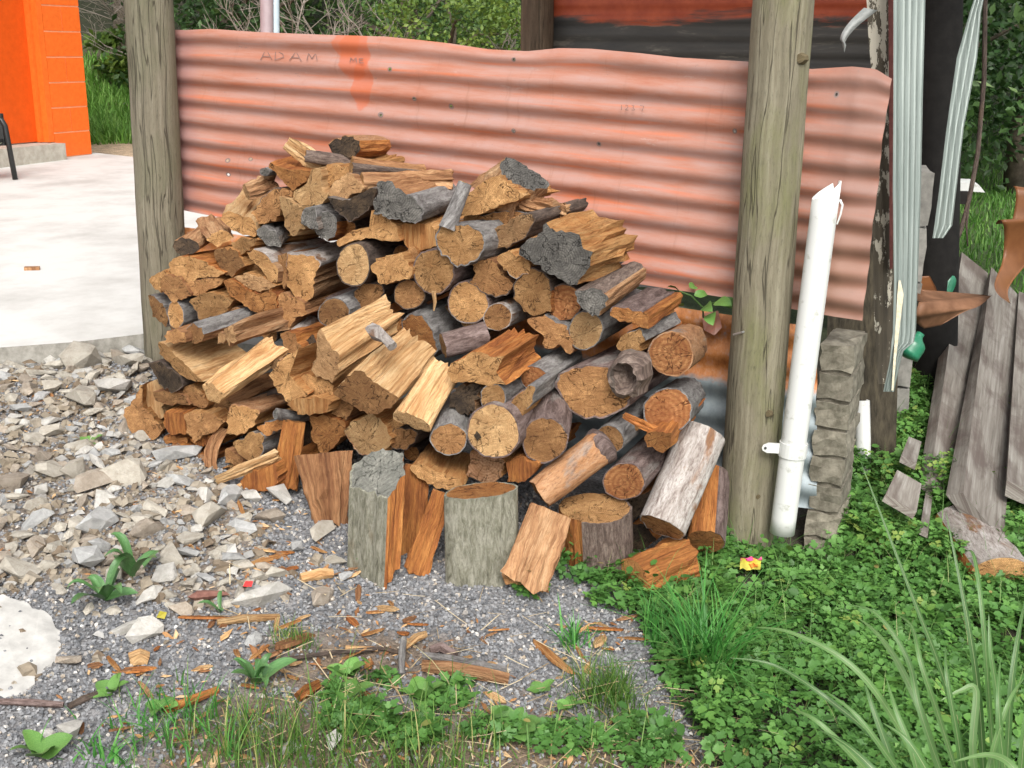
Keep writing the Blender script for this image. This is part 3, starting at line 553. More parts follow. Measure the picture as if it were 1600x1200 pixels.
# peeling board, maroon batten
def strip(name, rows, Z, m, label=None, cat=None, parent=None, rib=None, thick=.018, ncol=10, Z2=None, twist=0.0):
    V = []; G = []; y0, y1 = rows[0][0], rows[-1][0]; R2 = []
    for k in range(len(rows)-1):
        for t in range(6): R2.append(tuple(lerp(rows[k][i], rows[k+1][i], t/6) for i in range(3)))
    R2.append(rows[-1]); nr = len(R2)
    for side in (0, 1):
        for (yy, xl, xr) in R2:
            t = (yy-y0)/(y1-y0); zc_ = lerp(Z, Z2 or Z, t)
            for i in range(ncol+1):
                f = i/ncol; dz = (rib(f) if rib else 0) + twist*t*(f-.5); V.append(at(lerp(xl, xr, f), yy, zc_+dz+side*thick)); G.append(((yy-y0)*Z/FPX, lerp(xl, xr, f)*Z/FPX, 0))
    o_ = nr*(ncol+1); F = []
    for i in range(nr-1):
        for j in range(ncol):
            a = i*(ncol+1)+j; F.append((a, a+1, a+ncol+2, a+ncol+1)); F.append((o_+a, o_+a+ncol+1, o_+a+ncol+2, o_+a+1))
    for i in range(nr-1):
        for j in (0, ncol): a = i*(ncol+1)+j; F.append((a, a+ncol+1, o_+a+ncol+1, o_+a))
    for j in range(ncol):
        for i in (0, nr-1): a = i*(ncol+1)+j; F.append((a, a+1, o_+a+1, o_+a))
    L0 = Vector(V[nr//2*(ncol+1)]) if parent is None else parent.location; o = obj(name, npmesh(name, [v-L0 for v in V], F, G=G, mats=m), parent, None if parent else L0); return tag(o, label, cat)
m, nt, b = mat('flaking_paint'); g = V1(nt, 'g'); sg = N(nt, 'SeparateXYZ', i0=g); n1 = noise(nt, mapping(nt, g, (9, 26, 1)), 1.4, 6, .7); n2 = noise(nt, mapping(nt, g, (6, 60, 1)), 1, 5)
wd = ramp(nt, n2.outputs[0], [(.3, (.035, .028, .018)), (.7, (.11, .09, .06))]); thr = math_(nt, 'MULTIPLY_ADD', sg.outputs[0], .12, .43); mk = math_(nt, 'GREATER_THAN', n1.outputs[0], thr); c = mixc(nt, mk, wd, (.50, .46, .37)); cl(nt, b, c); bump(nt, b, math_(nt, 'ADD', mk, n2.outputs[0]), .6, .004); b.inputs['Roughness'].default_value = .8
brd = strip('painted_board', [(-160, 1352, 1389), (0, 1354, 1390), (60, 1357, 1391), (105, 1361, 1392), (300, 1362, 1394), (500, 1366, 1394), (600, 1372, 1392)], 3.5, m, 'upright board with flaking cream paint at the end of the red sheet', 'board', ncol=6, thick=.03)
strip('edge_batten', [(-160, 1386, 1394), (0, 1388, 1396), (150, 1389, 1396), (420, 1390, 1395)], 3.47, M_simple('maroon_paint', (.10, .025, .02), (.17, .05, .04), 40, .7, .3), parent=brd, ncol=2)
M_fl = M_simple('galvanised_flashing', (.15, .18, .165), (.26, .295, .275), 3, .45, .05, stretch=(1, 40, 1), metal=.25)
def ribs(f): return .0035*abs(math.sin(f*math.pi*5))-.015*(f < .12)
fl1 = strip('flashing_strip', [(-160, 1397, 1448), (0, 1396, 1446), (150, 1396, 1442), (300, 1395, 1439), (440, 1397, 1434), (520, 1395, 1431), (535, 1393, 1428), (548, 1392, 1412), (565, 1390, 1407), (612, 1380, 1397)], 3.32, M_fl, 'ribbed grey metal flashing strip hanging beside the cream painted board, bottom corner torn', 'flashing', rib=ribs, thick=.002, ncol=20)
strip('torn_edge', [(438, 1404, 1407), (460, 1402, 1412), (500, 1400, 1407), (560, 1396, 1400), (610, 1393, 1396)], 3.312, M_simple('torn_cream', (.42, .38, .26), (.6, .55, .42), 60, .8, .6), parent=fl1, ncol=2, thick=.003)
strip('flashing_strip', [(-160, 1540, 1560), (-20, 1528, 1541), (20, 1515, 1533), (90, 1495, 1527), (200, 1479, 1506), (300, 1467, 1494), (352, 1460, 1488), (372, 1457, 1474)], 4.3, M_fl, 'second grey flashing strip hanging in front of the lawn, slanting', 'flashing', rib=lambda f: .008*abs(math.sin(f*9)), thick=.002, ncol=14)
V = []; G = []; k = 12
for i in range(k+1):
    t = i/k; cx = 1350-38*math.sin(t*1.9)*1.0; cy = 12+66*t; wdt = 20*(1-t)**.8+1.5
    for j in range(5): V.append(at(cx+(j/4)*wdt+(4 if t > .8 else 0), cy+(j/4)*4, 3.44-.03*math.sin(t*3)-.02*math.sin(j/4*3))); G.append((t*.2, j*.01, 0))
L0 = Vector(V[0]); tag(obj('curled_metal', npmesh('curled_metal', [v-L0 for v in V], [(i*5+j, i*5+j+1, i*5+j+6, i*5+j+5) for i in range(k) for j in range(4)], G=G, mats=M_simple('dull_zinc', (.2, .21, .2), (.4, .41, .4), 12, .5, .1), smooth=True), None, L0), 'curled grey metal flap peeling off beside the painted board', 'metal flap')
# distant steel upright
zpost('steel_upright', 'slim purple and grey steel upright rising behind the red sheet', (416, -120), (417, 60), 9.0, .052, M_simple('purple_steel', (.25, .19, .2), (.33, .26, .27), 5, .5, 0), 8)
zpost('steel_upright', 'pale blue grey steel upright touching the slim purple one', (429, -120), (430, 60), 9.05, .035, M_simple('blue_steel', (.33, .40, .45), (.42, .49, .53), 5, .45, 0), 9)

# ---------------------------------------------------------------- timber stack and oddments on the right
M_bm = M_simple('weathered_beam', (.10, .085, .075), (.33, .31, .285), 2.4, .85, .6, stretch=(1, 1, 1), src='o', lo=.3, hi=.7); 
m, nt, b = mat('weathered_timber'); g = V1(nt, 'g'); n1 = noise(nt, mapping(nt, g, (2.2, 50, 1)), 1, 6, .7); n2 = noise(nt, mapping(nt, g, (4, 9, 1)), 1, 5, .65, .6)
c = ramp(nt, n1.outputs[0], [(.3, (.10, .086, .072)), (.5, (.20, .18, .155)), (.7, (.31, .295, .265))]); mk = N(nt, 'MapRange', i0=n2.outputs[0], i1=.45, i2=.62); c = mixc(nt, math_(nt, 'MULTIPLY', mk.outputs[0], .75), c, (.085, .06, .05)); cl(nt, b, objvar(nt, c, .8, 1.1)); bump(nt, b, n1.outputs[0], .6, .005); b.inputs['Roughness'].default_value = .85; M_bm = m
def beam(label, near, far_, Z1, Z2, drop=1.0):
    a = [at(x, y, Z1+dz) for x, y, dz in near]; e = [at(x, y, Z2+dz) for x, y, dz in far_]; a.append(a[0]+(a[2]-a[1])*drop); e.append(e[0]+(e[2]-e[1])*drop)
    L0 = a[3]; V = []; G = []; F = []; k = 6; ln = (e[0]-a[0]).length
    for fi in range(4):
        fj = (fi+1) % 4; wd = (a[fj]-a[fi]).length
        for t in range(k):
            n = len(V); 
            for (tt_, s0) in ((t, 0), (t, 1), (t+1, 1), (t+1, 0)):
                cc = fj if s0 else fi; V.append(lerp(a[cc], e[cc], tt_/k)-L0); G.append((ln*tt_/k, wd*s0+fi*.3, 0))
            F.append((n, n+1, n+2, n+3))
    for c4 in (a, e): n = len(V); V += [p-L0 for p in c4]; G += [(0, i*.2, 5) for i in range(4)]; F.append((n, n+1, n+2, n+3))
    return tag(obj('timber_beam', npmesh('timber_beam', V, F, G=G, mats=M_bm), None, L0), label, 'beam')
beam('narrow weathered beam between the wide beam and the clover, square near end', [(1435, 759, .0), (1454, 748, 0), (1478, 770, .0)], [(1487, 424, .0), (1503, 394, 0), (1544, 427, .0)], 3.75, 5.6)
beam('wide weathered grey beam with slanted near end propped on the fallen log', [(1478, 773, .10), (1505, 770, .06), (1568, 848, -.1)], [(1541, 440, .0), (1549, 417, 0), (1598, 468, .0)], 3.5, 5.5, .8)
beam('rust streaked grey beam lying on the far side of the wide beam', [(1570, 775, .0), (1573, 750, 0), (1690, 800, .0)], [(1588, 470, .0), (1592, 455, 0), (1660, 480, .0)], 3.6, 5.5)
beam('short pale block of timber lying in the clover by the narrow beam', [(1378, 783, .0), (1384, 772, .0), (1432, 800, .0)], [(1398, 742, .0), (1402, 734, .0), (1440, 756, .0)], 3.45, 3.62)
beam('thin brown stick of timber behind the short pale block', [(1436, 835, .0), (1437, 828, .0), (1450, 834, 0)], [(1446, 770, .0), (1447, 765, .0), (1458, 768, .0)], 3.4, 3.75)
beam('slim white faced timber offcut above the short pale block', [(1405, 722, .0), (1408, 712, .0), (1432, 724, .0)], [(1418, 688, .0), (1420, 682, .0), (1440, 690, .0)], 3.75, 3.95)
# brown spouting offcuts
M_sp = M_simple('brown_spouting', (.13, .048, .016), (.19, .075, .026), 9, .45, .05, src='o', spec=.4); M_sp2 = M_simple('faded_spouting', (.13, .06, .03), (.22, .11, .06), 14, .6, .2, src='o')
def shell(name, rows, m, label, cat, th=.004, n=8):
    def cm(v0, v1, v2, v3, t): return tuple(.5*((2*b_)+(c_-a_)*t+(2*a_-5*b_+4*c_-d_)*t*t+(3*b_-a_-3*c_+d_)*t**3) for a_, b_, c_, d_ in zip(v0, v1, v2, v3))
    R3 = []
    for i in range(len(rows)-1):
        w4 = [rows[max(i-1, 0)], rows[i], rows[i+1], rows[min(i+2, len(rows)-1)]]
        for t in (0, .25, .5, .75): R3.append(tuple(cm(*(w_[e_] for w_ in w4), t) for e_ in (0, 1)))
    rows = R3+[rows[-1]]; V = []; k = len(rows)
    for sgn in (0, 1):
        for (l, r_) in rows:
            for i in range(n+1): t = i/n; q = at(lerp(l[0], r_[0], t), lerp(l[1], r_[1], t), lerp(l[2], r_[2], t)+.0+sgn*th); V.append(q)
    o_ = k*(n+1); F = []
    for i in range(k-1):
        for j in range(n): a = i*(n+1)+j; F += [(a, a+1, a+n+2, a+n+1), (o_+a, o_+a+n+1, o_+a+n+2, o_+a+1)]
        for j in (0, n): a = i*(n+1)+j; F.append((a, a+n+1, o_+a+n+1, o_+a))
    for j in range(n):
        for i in (0, k-1): a = i*(n+1)+j; F.append((a, a+1, o_+a+1, o_+a))
    L0 = Vector(V[(k-1)*(n+1)]); return tag(obj(name, npmesh(name, [v-L0 for v in V], F, mats=m, smooth=True), None, L0), label, cat)
def zz_(x, y): return (1440+x/4, 180+y/4)
rows = []
for (xl, yl, xr, yr, dz) in [(462, 682, 800, 650, .03), (480, 655, 800, 634, 0), (505, 668, 800, 645, -.02), (516, 740, 800, 720, .02), (512, 850, 760, 830, .05), (500, 930, 660, 930, .03), (470, 1005, 590, 1010, -.02), (455, 1070, 545, 1080, -.06), (480, 1122, 540, 1130, -.08), (545, 1172, 556, 1176, -.08)]:
    rows.append((zz_(xl, yl)+(4.2+dz,), zz_(xr, yr)+(4.3+dz,)))
shell('gutter_offcut', rows, M_sp, 'upright curved brown gutter offcut leaning over the wide beam', 'gutter')
rows = [(zz_(570, 440)+(4.7,), zz_(760, 470)+(4.7,)), (zz_(590, 480)+(4.68,), zz_(760, 490)+(4.68,)), (zz_(575, 620)+(4.7,), zz_(760, 640)+(4.7,)), (zz_(520, 800)+(4.7,), zz_(760, 820)+(4.7,))]
shell('gutter_offcut', rows, M_sp, 'second brown gutter offcut standing behind the curved one', 'gutter')
def za(x, y): return (1340+x/4.615, 380+y/4.615)
rows = [(za(425, 330)+(4.25,), za(905, 372)+(4.5,)), (za(430, 415)+(4.1,), za(955, 380)+(4.4,)), (za(440, 430)+(4.05,), za(962, 382)+(4.3,)), (za(412, 520)+(4.05,), za(880, 452)+(4.2,)), (za(415, 565)+(4.1,), za(770, 495)+(4.18,)), (za(480, 615)+(4.15,), za(600, 592)+(4.18,))]
shell('gutter_offcut', rows, M_sp2, 'rusty brown bent gutter piece lying across the narrow beam', 'gutter')
rows = [(za(430, 240)+(4.5,), za(520, 235)+(4.5,)), (za(425, 320)+(4.4,), za(560, 310)+(4.4,)), (za(428, 410)+(4.2,), za(590, 380)+(4.25,))]
shell('gutter_offcut', rows, M_sp, 'orange brown gutter scrap behind the rusty bent piece', 'gutter')
M_gb = M_simple('green_plastic', (.012, .12, .06), (.03, .20, .11), 12, .3, 0, src='o', spec=.5)
for (a, b_, Z, r, lab) in [((612, 400), (680, 165), 4.7, .035, 'green plastic bottle standing between the rusty gutter piece and narrow beam'), ((340, 820), (455, 650), 4.0, .045, 'bright green bottle lying in the clover under the flashing strip')]:
    A = at(*za(*a), Z); B = at(*za(*b_), Z); k = 10; prof = [.3, 1, 1, 1, 1, 1, .95, .75, .45, .32, .32]; mb = MB(); mb.tube([lerp(A, B, i/k) for i in range(k+1)], [r*p for p in prof], 14); tag(mb.build('bottle', M_gb, None, True, A), lab, 'bottle')
q = at(1494, 330, 6.5); mb = MB(); zg = g1(q.x, q.y); tp_ = at(1494, 298, 6.5); mb.box(Vector((q.x-.05, q.y, zg))-Vector((0, 0, .05)), (.05, 0, 0), (0, .05, 0), (0, 0, tp_.z-zg+.05)); mb.box(Vector((q.x-.05, q.y-.01, tp_.z-.07)), (.11, 0, 0), (0, .08, 0), (0, 0, .07))
st = mb.build('stand', M_dk, None, loc=Vector((q.x, q.y, zg))); tag(st, 'dark stand on the lawn carrying a white tray', 'stand')
mb = MB(); a = at(1490, 297, 6.5); mb.hexa([a, a+Vector((.18, 0, -.012)), a+Vector((.18, .12, 0)), a+Vector((0, .12, 0)), a+Vector((0, 0, .05)), a+Vector((.14, 0, .03)), a+Vector((.14, .12, .05)), a+Vector((0, .12, .055))]); tag(mb.build('white_tray', M_pvc, None, loc=a), 'battered white plastic tray on the dark stand', 'tray')

from mathutils import noise as mnoise

# ---------------------------------------------------------------- firewood
ZO = {'A': (180, 200), 'B': (480, 200), 'C': (780, 300), 'D': (180, 460), 'E': (480, 440), 'F': (780, 500), 'G': (400, 660), 'H': (760, 660)}
def zp(z, x, y): o = ZO[z]; return (o[0]+x/4, o[1]+y/4)
def sdef(px, py):
    yb = np.interp(px, [230, 330, 480, 560, 700, 850, 1000, 1100], [512, 522, 545, 560, 575, 590, 640, 660])
    if py < yb: return .42 - max(0, 420-py)*.00045
    return float(np.interp(px, [400, 850, 950, 1050], [.66, .62, .54, .47]))
def resample(P, n, closed=True):
    P = [Vector(p) for p in P]; Q = P+[P[0]]; L = [0]
    for a, b in zip(Q[:-1], Q[1:]): L.append(L[-1]+(b-a).length)
    out = []
    for k in range(n):
        t = L[-1]*k/n; i = max(j for j in range(len(L)-1) if L[j] <= t+1e-9); out.append(lerp(Q[i], Q[i+1], (t-L[i])/max(1e-9, L[i+1]-L[i])))
    return out
WOODN = [0]
def wood(name, label, F, C, ax, nf, barkmask, e, s, bk, taper=1.0, rough=.005, seed=0, group='split firewood in the stack', facemat=None, bothcaps=False, bend=0.0, cat='firewood', rings=6, lump=0.0):
    rd = random.Random(seed); n = len(F); ln = ax.length; axn = ax.normalized(); d = [(p-C) for p in F]
    rad = max(.01, sum(x.length for x in d)/n); per = [0]
    for i in range(n): per.append(per[-1]+(F[(i+1) % n]-F[i]).length)
    r1 = [rd.gauss(0, 1) for _ in range(n)]; r2 = [rd.gauss(0, 1) for _ in range(n)]; so_ = rd.uniform(0, 40)
    bvec = axn.cross(nf if abs(axn.dot(nf)) < .95 else UP).normalized() if bend else Vector()
    cols = []; G = []
    for j in range(rings+1):
        t = j/rings; sc = 1+(taper-1)*t
        for i in range(n+1):
            k = i % n; out = d[k].normalized(); isb = barkmask[k] or barkmask[k-1]
            am = (rough*.35 if isb else rough)
            off = am*(lerp(r1[k], r2[k], t)+rd.gauss(0, .35))*min(1, t*2.5+ (0 if j else .0))
            off += lump*rad*math.sin(k*6.283/n*2+t*4+so_)*math.sin(t*3.1)
            if isb: off += .0025
            p = C + d[k]*sc + ax*t + out*off + bvec*bend*math.sin(t*math.pi)
            if j == rings and not isb: p += axn*rd.gauss(0, rough*.7)
            cols.append(p-C); G.append((t*ln+so_, per[i]+so_*.3, so_))
    body = []; bark = []
    for j in range(rings):
        for i in range(n):
            a = j*(n+1)+i; q = (a, a+1, a+n+2, a+n+1); (bark if barkmask[i] else body).append(q)
    def caps(j, sgn, nrm):
        pts = [cols[j*(n+1)+i] for i in range(n)]; cc = sum(pts, Vector())/n; u = (pts[0]-cc); u = (u-nrm*u.dot(nrm)).normalized(); v = nrm.cross(u); V = []; GG = []; FF = []; pith = Vector((rd.uniform(-.3, .3)*rad, rd.uniform(-.3, .3)*rad, 0))
        for sc in (1, .94, .74, .50, .25):
            for p in pts:
                q = cc+(p-cc)*sc; w = 0 if sc == 1 else .0022*mnoise.noise(q*38+Vector((so_, 0, 0))); V.append(q+nrm*w); GG.append(((q-cc).dot(u)-pith.x, (q-cc).dot(v)-pith.y, so_))
        V.append(cc); GG.append((-pith.x, -pith.y, so_))
        if facemat == 'v':          # cleft face towards the viewer: grain runs up and down
            GG = [(p.z+so_, p.dot(UV_)+so_, so_) for p in V]
        for r in range(4):
            for i in range(n): k = (i+1) % n; FF.append((r*n+i, r*n+k, (r+1)*n+k, (r+1)*n+i))
        for i in range(n): FF.append((4*n+i, 4*n+(i+1) % n, 5*n))
        return V, FF, GG
    def compress(Fs):
        us = sorted({i for f in Fs for i in f}); mp = {u: k for k, u in enumerate(us)}; return [cols[u] for u in us], [tuple(mp[i] for i in f) for f in Fs], [G[u] for u in us]
    nback = axn
    Vb, Fb, Gb = caps(rings, -1, nback); allbark = all(barkmask); WOODN[0] += 1
    if allbark:
        V, Fc, Gc = compress(bark); k = len(V); mats = [BRK[bk], END[e]]; me = npmesh(name, V+Vb, Fc+[tuple(i+k for i in f) for f in Fb], G=Gc+Gb, mats=mats, mi=[0]*len(Fc)+[1]*len(Fb), smooth=False)
        me.polygons.foreach_set('use_smooth', np.array([True]*len(Fc)+[False]*len(Fb)))
        o = obj(name, me, None, C)
    else:
        V, Fc, Gc = compress(body); k = len(V); me = npmesh(name, V+Vb, Fc+[tuple(i+k for i in f) for f in Fb], G=Gc+Gb, mats=[SPL[s], END[e]], mi=[0]*len(Fc)+[1]*len(Fb)); o = obj(name, me, None, C)
        if bark: V, Fc, Gc = compress(bark); obj('bark', npmesh('bark', V, Fc, G=Gc, mats=BRK[bk], smooth=True), o)
    V, Fc, Gc = caps(0, 1, nf)
    obj('cut_end' if facemat != 'v' else 'cleft_face', npmesh('cut_end', V, Fc, G=Gc, mats=[END[e] if facemat != 'v' else SPL[s], BRK[bk]], mi=[1 if (i < n and barkmask[i]) else 0 for i in range(len(Fc))], smooth=True), o)
    tag(o, label, cat, group); return o
LOGS = {}
def W(z, pts, kind, label, bark=None, b=None, ds=.27, s=None, n=None, ln=None, taper=.94, top=None, fm=None, rough=.0045, name=None, key=None, nrm=None, jag=.002, group=None, lump=0.0):
    seed = 100+WOODN[0]*7; rd = random.Random(seed); rnd = len(pts) == 5 and not isinstance(pts[0], tuple)
    if rnd:
        cx, cy, rx, ry, ro = pts; cr, sr_ = math.cos(R(ro)), math.sin(R(ro)); ph = rd.uniform(0, 6); k = 30
        poly = []
        for i in range(k):
            a = 2*math.pi*i/k; m_ = 1+.03*math.sin(2*a+ph)+.025*math.sin(3*a+ph*2)+.012*math.sin(7*a+ph); X, Y = rx*m_*math.cos(a), ry*m_*math.sin(a); poly.append(zp(z, cx+X*cr-Y*sr_, cy+X*sr_+Y*cr))
    else: poly = [zp(z, *p) for p in pts]
    ar = sum(poly[i-1][0]*poly[i][1]-poly[i][0]*poly[i-1][1] for i in range(len(poly)))
    if ar > 0: poly = poly[::-1]
    cpx = (sum(p[0] for p in poly)/len(poly), sum(p[1] for p in poly)/len(poly)); s_ = sdef(*cpx) + rd.uniform(-.02, .02) if s is None else s
    C = wp(*cpx, s_)
    if b is not None: ax = wp(cpx[0]+b[0]/4, cpx[1]+b[1]/4, s_-ds)-C
    else: ax = (-NV + UV_*rd.uniform(-.12, .12) + UP*rd.uniform(-.06, .05)).normalized()*(ln or min(.34, s_-.03)*rd.uniform(.92, 1.0))
    nf = (NV*1.0 - ax.normalized()*.55).normalized() if nrm is None else Vector(nrm[0]*UV_+nrm[1]*NV+nrm[2]*UP).normalized()
    Pw = [plane(x, y, C, nf) for x, y in poly]
    per = sum((Pw[i]-Pw[i-1]).length for i in range(len(Pw))); k = int(min(46, max(20, per/.0105)))
    Fp = resample(Pw, k); C = sum(Fp, Vector())/k
    Fp = [p + (p-C).normalized()*rd.gauss(0, jag*(.5 if rnd else 1.3)) + nf*rd.gauss(0, min(jag*.3, .0008)) for p in Fp]
    if not rnd and not isinstance(bark, str):
        a1_, a2_, a3_ = (rd.uniform(0, 6.28) for _ in range(3)); Fp = [p + (p-C).normalized()*(.0026*math.sin(i*.55+a1_)+.0014*math.sin(i*1.3+a2_)+.0010*math.sin(i*2.3+a3_)) for i, p in enumerate(Fp)]
    e, sp_ = kind.split('/')
    if bark is None: bm_ = [rnd]*k; bk = 'G'
    elif isinstance(bark, str): bm_ = [True]*k; bk = bark
    else:
        bk, a0, a1 = bark; bm_ = []
        for i in range(k):
            q = proj((Fp[i]+Fp[(i+1) % k])/2); c_ = proj(C); a = math.degrees(math.atan2(-(q[1]-c_[1]), q[0]-c_[0])) % 360; a0_, a1_ = a0 % 360, a1 % 360
            bm_.append(a0_ <= a <= a1_ if a0_ <= a1_ else (a >= a0_ or a <= a1_))
    if bark is None and not rnd: bm_ = [False]*k
    o = wood(name or ('log' if all(bm_) else 'firewood_billet'), label, Fp, C, ax, nf, bm_, e, sp_, bk, taper, rough, seed, group or ('round logs in the firewood stack' if all(bm_) else 'split billets in the firewood stack'), fm, lump=lump)
    if key: LOGS[key] = o
    return o
def Lw(z, a, b, r, kind, label, sa=None, sb=None, bark='G', flat=1.0, rot=0, taper=1.0, shape='round', rough=.004, bend=0.0, name=None, key=None, r2=None, lump=0.0, group=None):
    seed = 100+WOODN[0]*7; rd = random.Random(seed); pa, pb = zp(z, *a), zp(z, *b); s_a = sdef(*pa) if sa is None else sa; s_b = s_a if sb is None else sb
    A, B = wp(*pa, s_a), wp(*pb, s_b); Zc = -(MC.transposed() @ (A-EYE)).z; rw = r/4*Zc/FPX; ax = B-A; axn = ax.normalized(); vw = (EYE-A).normalized()
    x = axn.cross(vw).normalized(); y = x.cross(axn).normalized()
    if shape == 'round': k = max(14, int(2*math.pi*rw/.0105)); k = min(k, 40); sec = [(math.cos(6.2832*i/k)*(1+.05*math.sin(12.566*i/k+seed)+.03*math.sin(18.85*i/k)), math.sin(6.2832*i/k)*flat) for i in range(k)]
    else:
        base = {'wedge': [(-1, .1), (-.75, .75), (.1, .95), (.95, .3), (.8, -.7), (0, -1), (-.7, -.6)], 'plank': [(-1, .8), (0, .95), (1, .8), (1.02, 0), (1, -.8), (0, -1), (-1, -.8)]}[shape]
        sec = [(p.x, p.y*flat) for p in resample([(q[0], q[1], 0) for q in base], 26)]
    cr, sr_ = math.cos(R(rot)), math.sin(R(rot)); Fp = [A+(x*(u*cr-v*sr_)+y*(u*sr_+v*cr))*rw*(1+rd.gauss(0, .015)) - axn*rd.gauss(0, .0015) for u, v in sec]
    e, sp_ = kind.split('/'); k = len(Fp); c_ = proj(A)
    if isinstance(bark, str): bm_ = [True]*k; bk = bark
    elif bark is None: bm_ = [False]*k; bk = 'G'
    else:
        bk, a0, a1 = bark; bm_ = []           # angle measured in the section: 90 = towards the viewer
        for i in range(k): a_ = math.degrees(math.atan2(sec[i][1], sec[i][0])) % 360; a0_, a1_ = a0 % 360, a1 % 360; bm_.append(a0_ <= a_ <= a1_ if a0_ <= a1_ else (a_ >= a0_ or a_ <= a1_))
    o = wood(name or ('log' if all(bm_) else 'firewood_billet'), label, Fp, A, ax, -axn, bm_, e, sp_, bk, (r2/r if r2 else taper), rough, seed, group or ('round logs in the firewood stack' if all(bm_) else 'split billets in the firewood stack'), None, bend=bend, rings=8, lump=lump)
    if key: LOGS[key] = o
    return o
# --- upper left slope and crest
Lw('A', (1075, 95), (1300, 245), 40, 'f/f', 'pale split stick pointing up left at the crest of the pile', .30, .28, None, .6, shape='plank', rough=.006)
Lw('A', (1190, 175), (1490, 215), 32, 'b/b', 'thin grey brown stick lying across the crest beside the hollow log', .33, .25, 'R', .7)
W('A', [(1345, 90), (1380, 60), (1450, 52), (1510, 80), (1530, 130), (1500, 185), (1400, 182), (1350, 150)], 'd/r', 'small hollow dark log sitting highest on the crest', ('O', 20, 170), s=.27, ln=.2)
W('A', [(965, 212), (1000, 238), (1230, 272), (1195, 340), (1105, 390), (965, 250)], 'r/r', 'reddish square billet near the crest with flat top face', b=(150, -55), ds=.2, s=.36)
W('A', (935, 275, 28, 22, 0), 'g/g', 'tiny grey stick end beside the reddish square billet', 'G', s=.34)
Lw('A', (820, 400), (1000, 330), 55, 't/t', 'twisted fibrous billet on the left slope above the bright wedge', .36, .27, None, .7, shape='wedge', rough=.009)
W('A', [(655, 562), (700, 520), (850, 560), (885, 640), (885, 682), (790, 665), (720, 640)], 'o/f', 'bright cream wedge on the left slope showing fresh cleft top', b=(110, -140), ds=.25, s=.40, rough=.006)
W('A', [(850, 530), (920, 440), (1020, 370), (1110, 400), (1105, 435), (1035, 450), (1040, 540), (1000, 580), (880, 605)], 'b/o', 'arched half round billet under the reddish square billet', ('R', 60, 170))
W('A', [(1025, 450), (1070, 435), (1150, 490), (1190, 490), (1200, 570), (1190, 625), (1105, 672), (1060, 610)], 'f/f', 'pale three cornered billet right of the arched half round')
W('A', [(1115, 400), (1190, 350), (1225, 260), (1290, 250), (1290, 380), (1330, 420), (1270, 490), (1170, 478), (1120, 440)], 'f/f', 'pale notched block below the crest stick')
W('A', [(1285, 255), (1340, 225), (1450, 240), (1462, 290), (1380, 330), (1320, 395), (1280, 375)], 'o/o', 'smooth hollowed tan billet under the thin crest stick', s=.33)
W('B', [(150, 350), (270, 280), (330, 330), (370, 370), (230, 455), (130, 410)], 't/t', 'splintered tan billet with rusty heart lying in the dark curved one', s=.37, rough=.009)
W('A', [(885, 642), (930, 618), (1000, 650), (1038, 720), (1030, 745), (940, 725), (900, 690)], 'g/g', 'silver grey weathered billet under the pale three cornered one', ('G', 0, 170), b=(90, -70), ds=.2)
W('A', [(1190, 500), (1250, 490), (1262, 630), (1220, 642), (1160, 600)], 'g/g', 'narrow grey end squeezed beside the pale three cornered billet', ('G', 0, 180))
W('A', [(1250, 540), (1320, 510), (1375, 570), (1382, 650), (1330, 715), (1270, 680), (1245, 620)], 'g/r', 'grey weathered billet with dark cracked end below the dark curved one', ('G', 10, 130), b=(190, -20), ds=.25)
W('B', [(125, 430), (230, 455), (400, 375), (425, 385), (412, 480), (380, 520), (260, 577), (190, 530)], 'd/g', 'dark curved half round billet cradling the splintered tan one', ('D', 200, 350), s=.40)
W('A', [(370, 702), (420, 690), (500, 712), (540, 760), (470, 790), (390, 780), (360, 742)], 'd/t', 'billet with blackened end at the top left of the pile beside the post', b=(160, -110), ds=.25)
W('A', [(560, 700), (610, 655), (660, 640), (748, 680), (720, 702), (640, 740)], 'o/t', 'ragged tan billet next to the blackened end by the post', b=(-60, -110), ds=.25, rough=.008)
W('A', [(330, 850), (400, 800), (480, 800), (570, 850), (690, 905), (640, 925), (530, 940), (470, 965), (400, 935), (325, 895)], 'o/r', 'broad flat billet with rotten top on the left edge', rough=.008)
W('A', [(205, 945), (300, 890), (332, 912), (283, 960), (285, 1020), (235, 1000)], 'o/o', 'small tan wedge at the left edge touching the grey post')
W('A', [(285, 930), (340, 915), (420, 960), (482, 1050), (370, 1092), (290, 1022)], 'b/b', 'dusty brown block at the left edge below the broad flat billet')
W('A', [(425, 972), (640, 930), (672, 962), (640, 992), (540, 1047), (480, 1040)], 'b/o', 'low half round billet right of the dusty brown block', ('O', 40, 150))
W('A', [(620, 762), (720, 740), (790, 810), (802, 870), (735, 932), (700, 920), (640, 850)], 'b/o', 'downward pointing wedge under the ragged tan billet')
W('A', [(720, 720), (810, 690), (905, 690), (850, 742), (770, 807), (735, 770)], 'o/o', 'small golden wedge on top of the downward pointing one')
W('A', [(815, 782), (860, 760), (960, 800), (1022, 890), (1010, 962), (960, 960), (930, 902), (850, 822)], 'o/t', 'bent tan billet with white weathered top left of the big pale block', ('W', 20, 120))
W('A', [(815, 840), (880, 850), (918, 895), (850, 902), (805, 872)], 'b/o', 'small shadowed brown billet under the bent tan one', s=.36)
W('A', [(735, 930), (830, 910), (930, 932), (1002, 985), (900, 1032), (790, 972)], 't/o', 'flat diamond shaped tan billet above the shaggy orange one')
W('A', [(665, 947), (715, 940), (790, 985), (900, 1042), (980, 1005), (1017, 1062), (1020, 1167), (920, 1172), (830, 1122), (720, 1052)], 'r/r', 'shaggy orange billet with torn fibres left of the big pale block', rough=.009, jag=.003)
